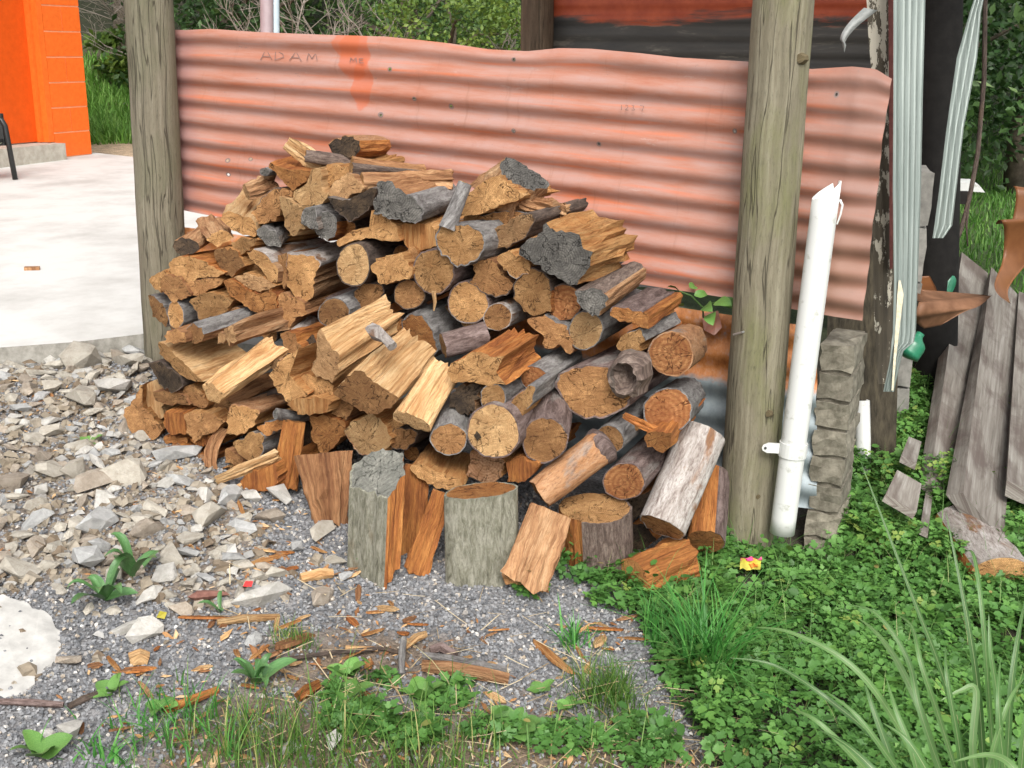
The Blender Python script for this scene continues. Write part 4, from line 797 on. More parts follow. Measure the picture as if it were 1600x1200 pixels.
W('A', [(1012, 790), (1078, 780), (1076, 950), (1050, 1002), (1030, 920)], 'b/b', 'thin upright plate against the big pale block')
W('A', [(1080, 790), (1160, 785), (1262, 815), (1283, 850), (1240, 942), (1235, 1042), (1190, 1102), (1130, 1072), (1075, 962)], 'o/t', 'big pale block with whitened bark top beside the pale round log', ('W', 25, 150), b=(230, -90), ds=.27)
W('D', [(1010, 10), (1050, -15), (1180, 50), (1202, 120), (1130, 152), (1080, 212), (1040, 150), (1010, 80)], 'b/b', 'dusky brown billet directly under the big pale block')
W('D', [(205, 10), (240, 5), (300, 70), (332, 170), (320, 207), (250, 150)], 'b/g', 'grey backed wedge lowest at the left edge of the upper tier', ('G', 20, 120))
W('D', (378, 128, 48, 86, -8), 'o/o', 'slim oval log with grey bark beside the grey backed wedge', 'G')
W('D', [(475, 30), (560, -12), (660, 5), (742, 32), (690, 112), (610, 147), (540, 162), (490, 92)], 'o/o', 'rough sawn square log right of the slim oval one', ('R', 200, 300))
W('D', (768, 172, 73, 88, 0), 'o/o', 'short brown round log above the wide fresh slab', 'O')
W('D', (962, 232, 50, 76, -12), 'b/b', 'small oval log with grey bark above the pointed fresh wedge', 'G', b=(110, -75), ds=.25)
W('D', [(310, 262), (380, 212), (440, 240), (440, 300), (320, 300)], 'b/b', 'half hidden log end behind the wide fresh slab at its left')
W('D', [(430, 240), (480, 193), (545, 205), (560, 290), (450, 300)], 'b/b', 'grey barked log end half hidden behind the wide fresh slab', ('G', 10, 160))
W('D', [(540, 170), (640, 150), (652, 222), (640, 300), (560, 300)], 'b/o', 'brown billet end rising behind the middle of the wide fresh slab')
W('D', [(640, 235), (720, 205), (760, 260), (740, 310), (640, 310)], 't/t', 'ragged crumbly piece wedged behind the wide fresh slab', rough=.01, jag=.004)
Lw('D', (1110, 270), (1225, 170), 42, 'b/g', 'whitish barked stick end above the twisted golden billet', .45, .32, 'W')
W('D', [(1030, 250), (1100, 235), (1165, 320), (1170, 390), (1050, 330)], 'b/r', 'crumbling reddish billet behind the twisted golden one', rough=.01, jag=.004, s=.5)
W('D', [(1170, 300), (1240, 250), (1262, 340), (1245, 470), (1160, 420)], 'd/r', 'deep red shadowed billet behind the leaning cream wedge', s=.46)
# --- crest centre and right
Lw('B', (275, 235), (730, 285), 62, 'o/b', 'long brown slab along the crest left of the forked log', .35, .2, ('R', 20, 120), .8, shape='wedge', taper=.7, rough=.006)
Lw('B', (340, 335), (900, 325), 58, 'o/t', 'long pale barkless slab resting under the brown crest slab', .36, .16, None, .75, shape='wedge', rough=.006)
W('B', [(425, 385), (450, 335), (540, 345), (640, 430), (722, 500), (726, 560), (680, 602), (560, 562), (410, 540)], 'g/b', 'large billet with slate grey rotted end below the crest slabs', ('G', 240, 45), b=(270, -80), ds=.3, s=.43, jag=.003)
W('B', [(1195, 222), (1240, 185), (1290, 190), (1400, 255), (1490, 320), (1512, 370), (1400, 392), (1290, 342), (1210, 287)], 'g/t', 'knotty stump piece with slate grey cut face tipped upward on the crest', b=(-140, 165), ds=.03, s=.27, taper=1.35, nrm=(.35, .75, .62), rough=.012, name='firewood_billet')
W('B', [(940, 557), (985, 420), (1100, 330), (1200, 300), (1330, 400), (1345, 440), (1200, 492), (1050, 542)], 'o/o', 'orange cleft block supporting the upturned grey cut piece', s=.33, ln=.22, rough=.008)
Lw('B', (1330, 455), (1620, 520), 50, 't/t', 'frayed tan splinter under the upturned grey cut piece', .27, .22, None, .6, shape='plank', rough=.01, taper=.6)
W('B', [(800, 682), (830, 620), (900, 602), (1000, 610), (1090, 650), (1112, 720), (1080, 800), (1000, 852), (930, 857), (860, 802), (820, 752)], 'o/o', 'forked round log with an upright branch stub', 'G', key='fork', s=.45, ln=.38)
W('B', [(1105, 672), (1200, 610), (1330, 545), (1425, 530), (1432, 582), (1350, 682), (1250, 752), (1150, 747), (1105, 722)], 't/o', 'half log lying flat side up right of the forked log', ('D', 260, 60))
W('B', [(395, 520), (440, 520), (560, 602), (587, 710), (500, 705), (400, 690), (290, 702), (190, 747), (172, 712), (280, 642), (400, 622)], 'o/o', 'golden billet with a protruding tongue above the pale round log')
W('B', [(555, 590), (640, 602), (780, 600), (802, 650), (800, 742), (650, 777), (590, 682)], 'o/o', 'golden square cleft billet left of the forked log', fm='v')
W('B', (290, 855, 102, 132, 8), 'f/o', 'pale round log with a bright sawn heart and dark bark', 'D')
W('B', [(390, 872), (420, 830), (590, 775), (622, 850), (657, 880), (650, 942), (460, 977)], 'o/o', 'golden square block between two round logs')
W('B', [(600, 790), (640, 740), (712, 790), (702, 842), (650, 882), (610, 852)], 'b/o', 'small brown billet above the golden square block')
W('B', (792, 895, 130, 134, 0), 'o/o', 'large ochre round log below the forked log with a splinter hanging', 'P', key='hang')
W('B', [(1030, 842), (1080, 810), (1160, 822), (1200, 882), (1292, 982), (1260, 1032), (1180, 1052), (1080, 1022), (1020, 962), (1060, 912)], 'b/b', 'pie shaped split log below the flat topped half log', ('D', 180, 330))
W('B', [(1175, 812), (1250, 770), (1310, 790), (1392, 842), (1370, 902), (1300, 932), (1220, 892)], 'o/o', 'small bright billet left of the black ended slab', ('W', 230, 330))
W('B', [(860, 600), (1000, 560), (1240, 520), (1400, 530), (1330, 600), (1100, 640)], 'b/b', 'shaded log behind the forked log', 'G', s=.28)
W('C', [(125, 345), (260, 250), (290, 190), (360, 260), (430, 255), (500, 270), (522, 350), (582, 370), (570, 452), (530, 492), (490, 602), (400, 562), (250, 472), (190, 432), (120, 392)], 'g/o', 'big slab with black ring marked end at the top right of the pile', b=(285, -100), ds=.25, s=.46, jag=.0025, rough=.009)
W('C', [(465, 622), (590, 600), (682, 655), (640, 762), (600, 787), (520, 722), (500, 682)], 'g/t', 'smooth topped billet with grey end right of the black ended slab', ('R', 30, 150), b=(255, -170), ds=.3, s=.48)
W('C', [(680, 732), (720, 720), (830, 740), (932, 750), (932, 852), (830, 822), (750, 812), (690, 772)], 'r/r', 'flat purple barked slab nearest the lower sheet', ('P', 15, 165), b=(215, -130), ds=.3, s=.46, rough=.006)
W('C', [(720, 967), (780, 890), (880, 860), (922, 912), (850, 1012), (760, 997)], 'o/o', 'wedge shaped billet sloping up under the purple barked slab', ('G', 10, 120), b=(230, -110), ds=.28, s=.45)
W('C', (1072, 1012, 138, 134, 0), 'k/r', 'round log with a red target heart at the right end of the pile', 'O', b=(110, -70), ds=.3)
W('C', (405, 690, 104, 116, 10), 'k/r', 'orange ringed round log below the black ended slab', 'D')
W('C', (540, 865, 104, 116, 12), 'f/o', 'pale round log with grey bark left of the sloping wedge', 'G')
W('C', [(95, 592), (140, 500), (220, 480), (322, 530), (322, 652), (318, 742), (230, 782), (180, 762), (110, 682)], 'o/r', 'flaking round log left of the orange ringed one', ('D', 10, 200))
W('C', [(160, 802), (220, 780), (350, 800), (432, 842), (442, 902), (462, 1002), (420, 1012), (400, 962), (280, 977), (280, 902), (210, 852)], 'b/b', 'brown half billet with a hanging tab below the flaking round log', ('G', 20, 110))
W('E', (1190, 222, 86, 82, 0), 'b/b', 'log with mottled pink grey bark right of the ochre sawn round', 'W')
W('E', (1005, 132, 124, 130, 0), 'o/o', 'ochre sawn round under the pie shaped split log', 'P')
W('E', (638, 80, 92, 90, 0), 'b/o', 'medium brown round log below the golden square block', 'D')
W('E', [(290, 60), (350, 15), (460, 20), (482, 60), (430, 130), (320, 172)], 'b/b', 'shadowed brown round end left of the medium brown round', 'D', s=.38)
W('E', (165, 195, 96, 88, 0), 'b/r', 'grey barked log behind the leaning cream wedge', 'G')
W('E', [(580, 250), (640, 203), (720, 220), (790, 322), (812, 432), (750, 502), (690, 442), (620, 345)], 'r/r', 'thick grey barked log with a red brown oval end', 'G', s=.44, ln=.36)
W('E', [(520, 285), (585, 240), (600, 330), (545, 360)], 'r/r', 'small red billet tucked left of the thick grey barked log', s=.42)
Lw('E', (850, 402), (1120, 332), 76, 'o/o', 'short purple barked log lying sideways below the ochre sawn round', .52, .44, 'P')
# --- fresh splits lying on the front tier
W('E', [(55, 332), (90, 300), (130, 370), (197, 462), (190, 592), (170, 632), (100, 602), (20, 562), (60, 452)], 't/f', 'leaning cream wedge with a broken twig on its side', b=(395, -245), ds=.16, s=.66, taper=.8, key='twig', rough=.006)
W('E', [(160, 692), (250, 592), (350, 560), (442, 642), (562, 722), (520, 792), (400, 832), (290, 792)], 'b/f', 'fresh cleft wedge with shaggy brown lower end below the leaning cream one', b=(290, -275), ds=.14, s=.70, taper=.8, rough=.007)
W('E', [(525, 832), (560, 800), (700, 850), (782, 905), (770, 942), (600, 892), (540, 862)], 'f/f', 'flat cream wedge sloping down to the dark faced log', b=(210, -330), ds=.14, s=.72, rough=.005, taper=.9)
W('E', [(870, 572), (900, 510), (1050, 440), (1232, 470), (1172, 565), (1255, 647), (1000, 632), (920, 632)], 'o/r', 'big orange streaked wedge lying on the front tier', b=(240, -150), ds=.22, s=.66, rough=.006)
W('D', [(265, 298), (320, 318), (420, 420), (545, 542), (500, 550), (380, 482), (282, 372)], 'o/f', 'wide fresh slab lying at the left end of the front tier', b=(330, -110), ds=.24, s=.66, rough=.005, taper=1.1)
W('D', [(540, 562), (600, 560), (690, 632), (640, 685), (580, 655)], 'f/f', 'pointed fresh wedge with a white cleft top beside the wide slab', b=(380, -275), ds=.2, s=.72, taper=1.1, rough=.006)
W('D', [(955, 502), (1060, 390), (1150, 332), (1085, 480), (1160, 602), (1202, 625), (1090, 702), (1050, 642), (1000, 562)], 'o/o', 'twisted golden billet standing right of the pointed wedge', rough=.009, s=.66, ln=.2)
W('D', [(1080, 692), (1130, 650), (1260, 640), (1347, 662), (1330, 737), (1140, 752)], 'o/o', 'square golden block at the foot of the twisted billet', fm='v')
W('D', [(1160, 512), (1200, 490), (1362, 560), (1362, 642), (1230, 657)], 'o/o', 'golden corner block under the leaning cream wedge', s=.62)
W('E', [(145, 762), (180, 718), (290, 790), (240, 862), (160, 822)], 'b/b', 'rounded brown chunk under the shaggy ended wedge', s=.62)
# --- front tier, left
W('D', [(210, 432), (270, 420), (400, 502), (422, 572), (360, 607), (290, 572)], 'd/d' if False else 'd/b', 'charred black ended log at the far left of the front tier', 'D')
W('D', [(55, 742), (150, 602), (172, 570), (165, 690), (230, 762), (312, 852), (200, 942), (100, 862)], 'b/o', 'large dark sawn billet with layered pale top at the left foot', b=(150, -65), ds=.25, rough=.008)
W('D', [(150, 580), (250, 530), (310, 640), (300, 770), (230, 770), (165, 690)], 'o/f', 'ridged pale billet on top of the large dark sawn one', s=.60, fm='v')
W('D', [(230, 612), (380, 600), (442, 652), (462, 692), (330, 692), (250, 662)], 'b/b', 'flat brown billet under the charred one')
W('D', [(415, 592), (470, 555), (560, 622), (582, 692), (540, 717), (440, 652)], 'b/o', 'brown oval billet left of the pointed fresh wedge', s=.64)
W('D', [(580, 660), (700, 660), (740, 690), (700, 750), (640, 740), (575, 700)], 'b/b', 'shadowed brown billet beneath the tip of the pointed wedge', s=.60)
W('D', [(310, 732), (420, 740), (442, 882), (350, 872), (305, 822)], 'r/r', 'cracked orange block above the split pair at the left foot', fm='v')
W('D', [(305, 885), (450, 895), (442, 935), (310, 932)], 'r/r', 'thin reddish strip under the cracked orange block', s=.64)
W('D', [(430, 748), (540, 728), (692, 790), (625, 862), (560, 872), (490, 935), (450, 860)], 'b/o', 'brown faced billet with a pale top edge at the left foot', s=.67)
W('D', [(470, 905), (630, 872), (632, 942), (500, 955)], 'r/r', 'reddish split face between the pale topped billet and the bottom one', fm='v')
W('D', [(292, 962), (400, 930), (475, 1000), (632, 1000), (600, 1040), (470, 1052), (400, 1082), (340, 1042)], 'p/r', 'pinkish pale bottom billet at the left foot of the pile')
W('D', [(700, 752), (750, 690), (822, 702), (900, 720), (852, 832), (770, 892), (700, 862)], 'o/o', 'large half log with a side knot left of the small grey plank', ('O', 20, 150), b=(230, -85), ds=.27)
W('D', [(740, 922), (850, 860), (932, 880), (922, 1002), (850, 1042), (780, 1012)], 'o/g', 'quarter log with grey bark underside below the large half log', ('G', 270, 20))
W('D', [(880, 832), (960, 792), (1052, 780), (1042, 842), (950, 892)], 'r/g', 'small plank with blue grey top left of the upright orange board', ('G', 20, 160))
Lw('D', (1120, 795), (1062, 1210), 68, 'r/r', 'upright orange board standing left of the splayed brown piece', .655, .69, None, .35, shape='plank')
Lw('D', (635, 1160), (1015, 1000), 30, 'f/f', 'thin pale stick slanting along the ground at the left front', .76, .70, None, .7, shape='wedge')
W('D', [(780, 1170), (850, 1112), (1000, 1062), (1022, 1175), (960, 1230), (800, 1230)], 'r/r', 'low orange half billet on the gravel left of the upright board', s=.73, fm='v')
Lw('D', (680, 840), (600, 1085), 38, 'b/b', 'curved brown strip of bark wood hanging down left of the quarter log', .64, .70, None, .5, shape='wedge', bend=.02)
W('D', [(690, 960), (790, 1018), (790, 1075), (690, 1050)], 'b/b', 'shadowed brown billet under the quarter log')
Lw('D', (1005, 745), (1140, 770), 30, 'g/g', 'dark grey weathered sliver at the foot of the twisted billet', .70, .60, 'G', .5)
W('D', [(1215, 772), (1330, 750), (1442, 802), (1432, 882), (1350, 982), (1290, 992), (1230, 902)], 'r/r', 'orange brown block left of the pale oval half log')
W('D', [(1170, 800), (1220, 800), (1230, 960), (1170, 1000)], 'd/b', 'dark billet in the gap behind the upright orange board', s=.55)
# --- front tier, centre
W('E', [(240, 932), (290, 860), (400, 830), (480, 880), (532, 980), (480, 1062), (370, 1092), (290, 1042)], 'f/o', 'pale oval half log above the grey standing stump', ('O', 180, 280))
W('E', [(512, 962), (560, 920), (692, 930), (682, 992), (580, 1052), (520, 1022)], 'b/b', 'small brown billet right of the pale oval half log', 'D')
W('E', [(500, 892), (540, 865), (600, 890), (530, 962)], 'o/o', 'tiny tan billet above the small brown one')
W('E', (885, 985, 116, 92, -3), 'b/b', 'dark faced log with blue grey bark under the flat cream wedge', 'G', b=(35, -225), ds=.2, s=.70)
W('E', (1165, 935, 164, 166, 0), 'f/o', 'biggest pale round log with a small knot hole', 'P', s=.68, key='knot')
W('E', [(890, 692), (960, 632), (1080, 650), (1085, 752), (1000, 832), (920, 792)], 'd/t', 'mossy rotten chunk under the orange streaked wedge', rough=.012, jag=.005, s=.63)
W('E', (1160, 725, 76, 80, 0), 'o/o', 'small round log with smooth grey bark above the biggest round', 'G', b=(200, -85), ds=.25, s=.66)
W('E', [(1250, 842), (1290, 742), (1350, 702), (1385, 640), (1430, 642), (1400, 742), (1340, 852), (1300, 882)], 'o/o', 'curved half shell of bark beside the biggest round', ('G', 300, 100), s=.64)
W('F', (220, 365, 85, 70, 20), 'k/r', 'grey barked log with orange crescent end behind the curved bark shell', 'G', s=.52, b=(220, -140), ds=.25)
W('F', (285, 750, 142, 136, 0), 'b/b', 'steeply tipped log with peeling silver bark left of the bent log', 'P', b=(45, -235), ds=.22, s=.63, taper=1.02)
W('F', [(355, 392), (400, 320), (540, 285), (690, 290), (720, 400), (770, 460), (862, 442), (800, 532), (680, 602), (540, 617), (440, 562), (370, 452)], 'b/b', 'very large purple barked log with a hollow knot', 'P', key='bigknot', s=.50, ln=.42)
W('F', (1055, 565, 146, 140, 0), 'k/r', 'round log with concentric red rings and thick bark by the mossy post', 'G', b=(100, -85), ds=.3)
Lw('F', (250, 1085), (640, 790), 100, 'b/b', 'bent log with stripped orange and white bark sloping to the left', .62, .50, 'O', r2=112, lump=.05, key='bent')
Lw('F', (690, 745), (900, 560), 92, 'b/b', 'straight silver grey log behind the knobbed end of the bent log', .49, .28, 'G')
Lw('F', (780, 595), (1005, 705), 22, 'r/r', 'thin orange splinter poking out above the target ring log', .52, .46, None, .6, shape='wedge')
W('F', [(905, 742), (960, 700), (1075, 710), (1060, 792), (1000, 822), (930, 792)], 'r/r', 'dark orange chunk below the thin splinter', rough=.008)
W('F', (780, 1010, 126, 112, 8), 'k/r', 'stripped red log with ringed face between stump and leaning pole log', 'P', b=(215, -215), ds=.26, s=.52)
Lw('H', (1095, 655), (1350, 70), 138, 'b/o', 'tall whitish log leaning against the pile beside the mossy post', .50, .29, 'W', name='log')
Lw('H', (1370, 745), (1400, 330), 112, 'r/r', 'orange barked log behind the tall whitish leaning one', .36, .16, ('P', 330, 60), name='log')
W('H', [(130, 252), (220, 220), (335, 260), (240, 382), (130, 372)], 'r/r', 'orange cleft block between the bent log and lichen stump', fm='v')
W('G', [(1340, 182), (1380, 160), (1440, 190), (1562, 235), (1530, 342), (1480, 372), (1400, 377), (1330, 342)], 'p/o', 'pinkish quarter log with clear rings under the biggest round')
W('G', [(962, 285), (1010, 250), (1270, 360), (1295, 422), (1220, 432), (1080, 382), (990, 332)], 'o/o', 'golden wedge with a ribbed top above the slanting orange board', b=(95, -150), ds=.25, s=.71)
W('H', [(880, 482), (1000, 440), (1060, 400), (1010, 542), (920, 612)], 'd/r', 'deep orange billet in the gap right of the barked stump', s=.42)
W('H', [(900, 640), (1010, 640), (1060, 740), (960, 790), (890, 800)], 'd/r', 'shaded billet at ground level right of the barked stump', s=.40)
# --- standing pieces along the foot
Lw('G', (425, 195), (465, 645), 180, 'd/b', 'splayed brown standing piece with frayed dark top left of the silver stump', .68, .745, None, .45, shape='plank', r2=85, rough=.010)
W('G', [(590, 275), (680, 212), (790, 160), (915, 195), (930, 330), (830, 470), (690, 430), (600, 400)], 's/r', 'silver grey standing stump with a slanted cut top', ('M', 160, 290), b=(-20, 575), ds=-.04, s=.85, nrm=(-.1, .70, .65), taper=.95, name='stump', rough=.004)
Lw('G', (1165, 435), (1000, 940), 62, 'r/r', 'slanting orange board between the two grey stumps', .74, .83, None, .5, shape='plank')
Lw('G', (1010, 270), (950, 900), 75, 'r/r', 'dark orange standing board behind the slanting one', .68, .775, None, .4, shape='plank')
W('G', (1405, 425, 225, 46, -7), 'r/r', 'stout standing stump covered in grey green lichen bark', 'M', b=(5, 585), ds=.0, s=.77, nrm=(0, .18, 1), name='stump', taper=1.0)
Lw('H', (400, 560), (225, 1010), 132, 'b/t', 'rotten tan slab leaning on the foot of the pile beside the lichen stump', .66, .79, None, .45, shape='plank', rough=.008)
W('H', (680, 535, 218, 98, 3), 'o/r', 'upright stump with rough purple bark and a sawn orange top', ('R', 225, 60), b=(15, 400), ds=0, s=.55, nrm=(0, .30, 1), name='stump', taper=.97)
Lw('H', (915, 985), (1240, 850), 145, 'r/r', 'rotten orange log lying in the clover at the foot of the pile', .60, .44, None, lump=.05, rough=.006, name='log')
# billets glimpsed deep inside the gaps
PILE = [(262, 430), (330, 350), (420, 290), (520, 270), (700, 300), (860, 360), (1000, 450), (1060, 560), (1060, 680), (1000, 800), (860, 800), (700, 760), (560, 740), (420, 720), (300, 680), (262, 600)]
rdf = random.Random(21); nf_ = 0
while nf_ < 46:
    x_, y_ = rdf.uniform(255, 1070), rdf.uniform(270, 800)
    if not inpoly(np.array([x_]), np.array([y_]), PILE)[0]: continue
    nf_ += 1; ZO['X'] = (0, 0); rr_ = rdf.uniform(38, 62)
    if nf_ % 2: W('X', (x_*4, y_*4, rr_, rr_*rdf.uniform(.8, 1), 0), rdf.choice(('b/b', 'o/o', 'r/r')), 'shadowed round log glimpsed deep in a gap of the stack', rdf.choice('GDP'), s=max(.2, sdef(x_, y_)-rdf.uniform(.09, .16)), ln=.2, group='logs glimpsed deep in the stack')
    else:
        ph_ = rdf.uniform(0, 6); W('X', [(x_*4+math.cos(ph_+q_*1.2566)*rr_*rdf.uniform(.7, 1.2), y_*4+math.sin(ph_+q_*1.2566)*rr_*rdf.uniform(.7, 1.1)) for q_ in range(5)]+[(x_*4+math.cos(ph_+5.6)*rr_, y_*4+math.sin(ph_+5.6)*rr_)], rdf.choice(('b/o', 'o/o', 'r/r', 't/t')), 'shadowed split billet glimpsed deep in a gap of the stack', s=max(.2, sdef(x_, y_)-rdf.uniform(.08, .15)), ln=.2, group='billets glimpsed deep in the stack')
# small attached pieces
def addpart(key, name, mb, m, smooth=True):
    o = mb.build(name, m, LOGS[key], smooth); o.location = -Vector(LOGS[key].location); return o
a, c = wp(*zp('B', 890, 590), .44), wp(*zp('B', 985, 345), .40); mb = MB(); mb.tube([lerp(a, c, t/6) for t in range(-1, 7)], [.026, .024, .022, .021, .021, .02, .02, .0195], 14, False, 3, .05); addpart('fork', 'branch_stub', mb, BRK['G'])
mb = MB(); mb.tube([c-(c-a)*.01, c+(c-a)*.01], .0193, 14); addpart('fork', 'stub_end', mb, END['f'], False)
a = wp(*zp('B', 790, 1020), .44); mb = MB(); mb.tube([a, a-UP*.03+UV_*.004, a-UP*.055+UV_*.0], [.008, .006, .003], 7, True, 4, .2); addpart('hang', 'splinter', mb, SPL['f'], False)
a = wp(*zp('E', 430, 320), .70); c = wp(*zp('E', 530, 405), .74); mb = MB(); mb.tube([a-(c-a)*.4, a, lerp(a, c, .6)+UP*.006, c], [.012, .018, .011, .012], 9, True, 5, .3); addpart('twig', 'twig', mb, BRK['W'], False)
a = wp(*zp('E', 1065, 965), .687); mb = MB(); mb.tube([a, a+NV*.0015], [.011, .008], 9, True, 8, .3); addpart('knot', 'knot_hole', mb, END['d'], False)
a = wp(*zp('F', 800, 350), .51); V = []; F = []; k = 22; rdk = random.Random(4)
for r_, dz in ((1.25, -.05), (1.12, .012), (.85, .028), (.7, .012), (.45, -.01), (.2, -.03)):
    for i in range(k): q = 6.2832*i/k; V.append(a + (UV_*math.cos(q)*.043+UP*math.sin(q)*.048)*r_*(1+rdk.gauss(0, .07)) + NV*(dz+rdk.gauss(0, .004)))
F = [(r*k+i, r*k+(i+1) % k, (r+1)*k+(i+1) % k, (r+1)*k+i) for r in range(5) for i in range(k)]+[tuple(5*k+i for i in range(k))]; mb = MB(); mb.add(V, F); addpart('bigknot', 'knot', mb, BRK['R'], False)
a = wp(*zp('F', 636, 795), .502); mb = MB(); ax_ = (wp(*zp('F', 640, 790), .50)-wp(*zp('F', 250, 1085), .62)).normalized(); mb.tube([a-ax_*.022, a-ax_*.012, a, a+ax_*.014, a+ax_*.026], [.042, .0485, .051, .0505, .034], 26, True, 6, .07); addpart('bent', 'bark_collar', mb, BRK['P'])

# ---------------------------------------------------------------- mass pieces
def rotz_tilt(n, tilt):                     # random orientation matrices, mostly upright
    az = rng.uniform(0, 2*np.pi, n); tx = rng.normal(0, tilt, n); ty = rng.normal(0, tilt, n)
    ca, sa = np.cos(az), np.sin(az); Rz = np.zeros((n, 3, 3)); Rz[:, 0, 0] = ca; Rz[:, 0, 1] = -sa; Rz[:, 1, 0] = sa; Rz[:, 1, 1] = ca; Rz[:, 2, 2] = 1
    cx, sx = np.cos(tx), np.sin(tx); Rx = np.zeros((n, 3, 3)); Rx[:, 0, 0] = 1; Rx[:, 1, 1] = cx; Rx[:, 1, 2] = -sx; Rx[:, 2, 1] = sx; Rx[:, 2, 2] = cx
    cy, sy = np.cos(ty), np.sin(ty); Ry = np.zeros((n, 3, 3)); Ry[:, 0, 0] = cy; Ry[:, 0, 2] = sy; Ry[:, 1, 1] = 1; Ry[:, 2, 0] = -sy; Ry[:, 2, 2] = cy
    return Ry @ Rx @ Rz
def scatter_mesh(name, T, F, pos, scale, rot, tint, m, smooth=False):
    T = np.asarray(T, float); n = len(pos); V = np.einsum('nij,kj->nki', rot, T)*np.asarray(scale).reshape(n, -1, 1) if np.ndim(scale) == 1 else np.einsum('nij,nkj->nki', rot, T[None]*scale[:, None, :])
    V = V + pos[:, None, :]; F = np.asarray(F); FF = (F[None]+np.arange(n)[:, None, None]*len(T)).reshape(-1, F.shape[1])
    return npmesh(name, V.reshape(-1, 3), FF, tint=np.repeat(tint, len(T)), mats=m, smooth=smooth)
def sample_ground(n, x0, x1, y0, y1):
    x = rng.uniform(x0, x1, n); y = rng.uniform(y0, y1, n); P = np.stack([x, y, gz(x, y)], 1); a, b, d = projn(P); return P, a, b, d
def wallside(P): return (P[:, 0]-W0.x)*NV.x + (P[:, 1]-W0.y)*NV.y       # distance out from the iron wall
def hullmesh(name, seed, flat=.65, n=13, m=None, el=1.0):
    rd = random.Random(seed); bm = bmesh.new()
    for i in range(n):
        v = Vector((rd.gauss(0, 1), rd.gauss(0, 1), rd.gauss(0, 1))).normalized()*rd.uniform(.8, 1.08); v.x *= el; v.z *= flat; bm.verts.new(v)
    r = bmesh.ops.convex_hull(bm, input=bm.verts[:]); bmesh.ops.delete(bm, geom=[g_ for g_ in r['geom_interior'] if isinstance(g_, bmesh.types.BMVert)], context='VERTS')
    bmesh.ops.dissolve_limit(bm, angle_limit=R(12), verts=bm.verts[:], edges=bm.edges[:]); bmesh.ops.triangulate(bm, faces=[f for f in bm.faces if len(f.verts) > 4])
    me = bpy.data.meshes.new(name); bm.to_mesh(me); bm.free(); 
    if m: me.materials.append(m)
    return me
# gravel bed
GT = [(-1, -.5, -.3), (.2, -.9, -.3), (1, .1, -.3), (-.1, .9, -.3), (-.6, -.3, .5), (.3, -.5, .6), (.5, .35, .45), (-.3, .5, .6)]
GF = [(0, 1, 5, 4), (1, 2, 6, 5), (2, 3, 7, 6), (3, 0, 4, 7), (4, 5, 6, 7)]
P, a, b, d = sample_ground(190000, -2.6, 1.3, 1.35, 4.3)
inru = inpoly(a, b, RUBBLE); incl = inpoly(a, b, CLOVER); inso = inpoly(a, b, SOIL); ws = wallside(P)
slabm = P[:, 1] > np.interp(P[:, 0], [e0.x, e1.x, e3.x, e3.x+.3], [e0.y, e1.y, e3.y, e3.y+.6])-.03
keepp = np.where(inru, .45, np.where(incl, .06, np.where(inso, .22, .95)))
dens = 1/(1+np.exp((np.hypot(P[:, 0]+.1, P[:, 1]-2.4)-2.6)*3))
k = (rng.random(len(P)) < keepp*np.clip(dens+.25, 0, 1)) & ~slabm & (ws > .1) & ~(inpoly(a, b, pp) & (rng.random(len(P)) < .985)); P = P[k]
sc = np.abs(rng.normal(.0046, .0013, len(P))).clip(.0025, .009); tn = rng.random(len(P))
P[:, 2] += sc*.3 + rng.random(len(P))*.003
M_gr = M_tint('grey_gravel', [(0, (.10, .103, .11)), (.45, (.195, .20, .21)), (.88, (.30, .30, .305)), (.95, (.40, .33, .25)), (1, (.58, .57, .55))], .8)
tag(obj('gravel', scatter_mesh('gravel', GT, GF, P, sc, rotz_tilt(len(P), .5), tn, M_gr)), 'blue grey crushed gravel spread in front of the woodpile', 'gravel', kind='stuff')
# rubble stones
def M_stone(name, c0, c1, c2):
    m, nt, b_ = mat(name); tc = N(nt, 'TexCoord').outputs['Object']; n1 = noise(nt, tc, 1.8, 6, .7); n2 = noise(nt, tc, 7, 5, .75)
    c = ramp(nt, n1.outputs[0], [(.3, c0), (.5, c1), (.68, c2)]); k2 = N(nt, 'MapRange', i0=n2.outputs[0], i1=.57, i2=.72); c = mixc(nt, math_(nt, 'MULTIPLY', k2.outputs[0], .45), c, tuple(x*.5 for x in c0))
    cl(nt, b_, objvar(nt, c, .8, 1.15)); b_.inputs['Roughness'].default_value = .9; bump(nt, b_, n2.outputs[0], .45, .08); return m
STM = {'buff': M_stone('stone_buff', (.29, .255, .205), (.41, .375, .315), (.50, .465, .40)), 'tan brown': M_stone('stone_brown', (.24, .195, .15), (.345, .29, .23), (.43, .375, .31)),
       'blue grey': M_stone('stone_grey', (.27, .27, .265), (.38, .38, .37), (.47, .465, .455)), 'chalky white': M_stone('stone_white', (.36, .34, .30), (.48, .46, .42), (.58, .56, .53))}
ROCK = {c: [hullmesh('stone', 40+i, [.5, .65, .8, .42][i % 4], 11+i % 5, STM[c], 1+.35*(i % 3)) for i in range(18)] for c in STM}
GRP = 'rubble stones heaped beside the concrete'
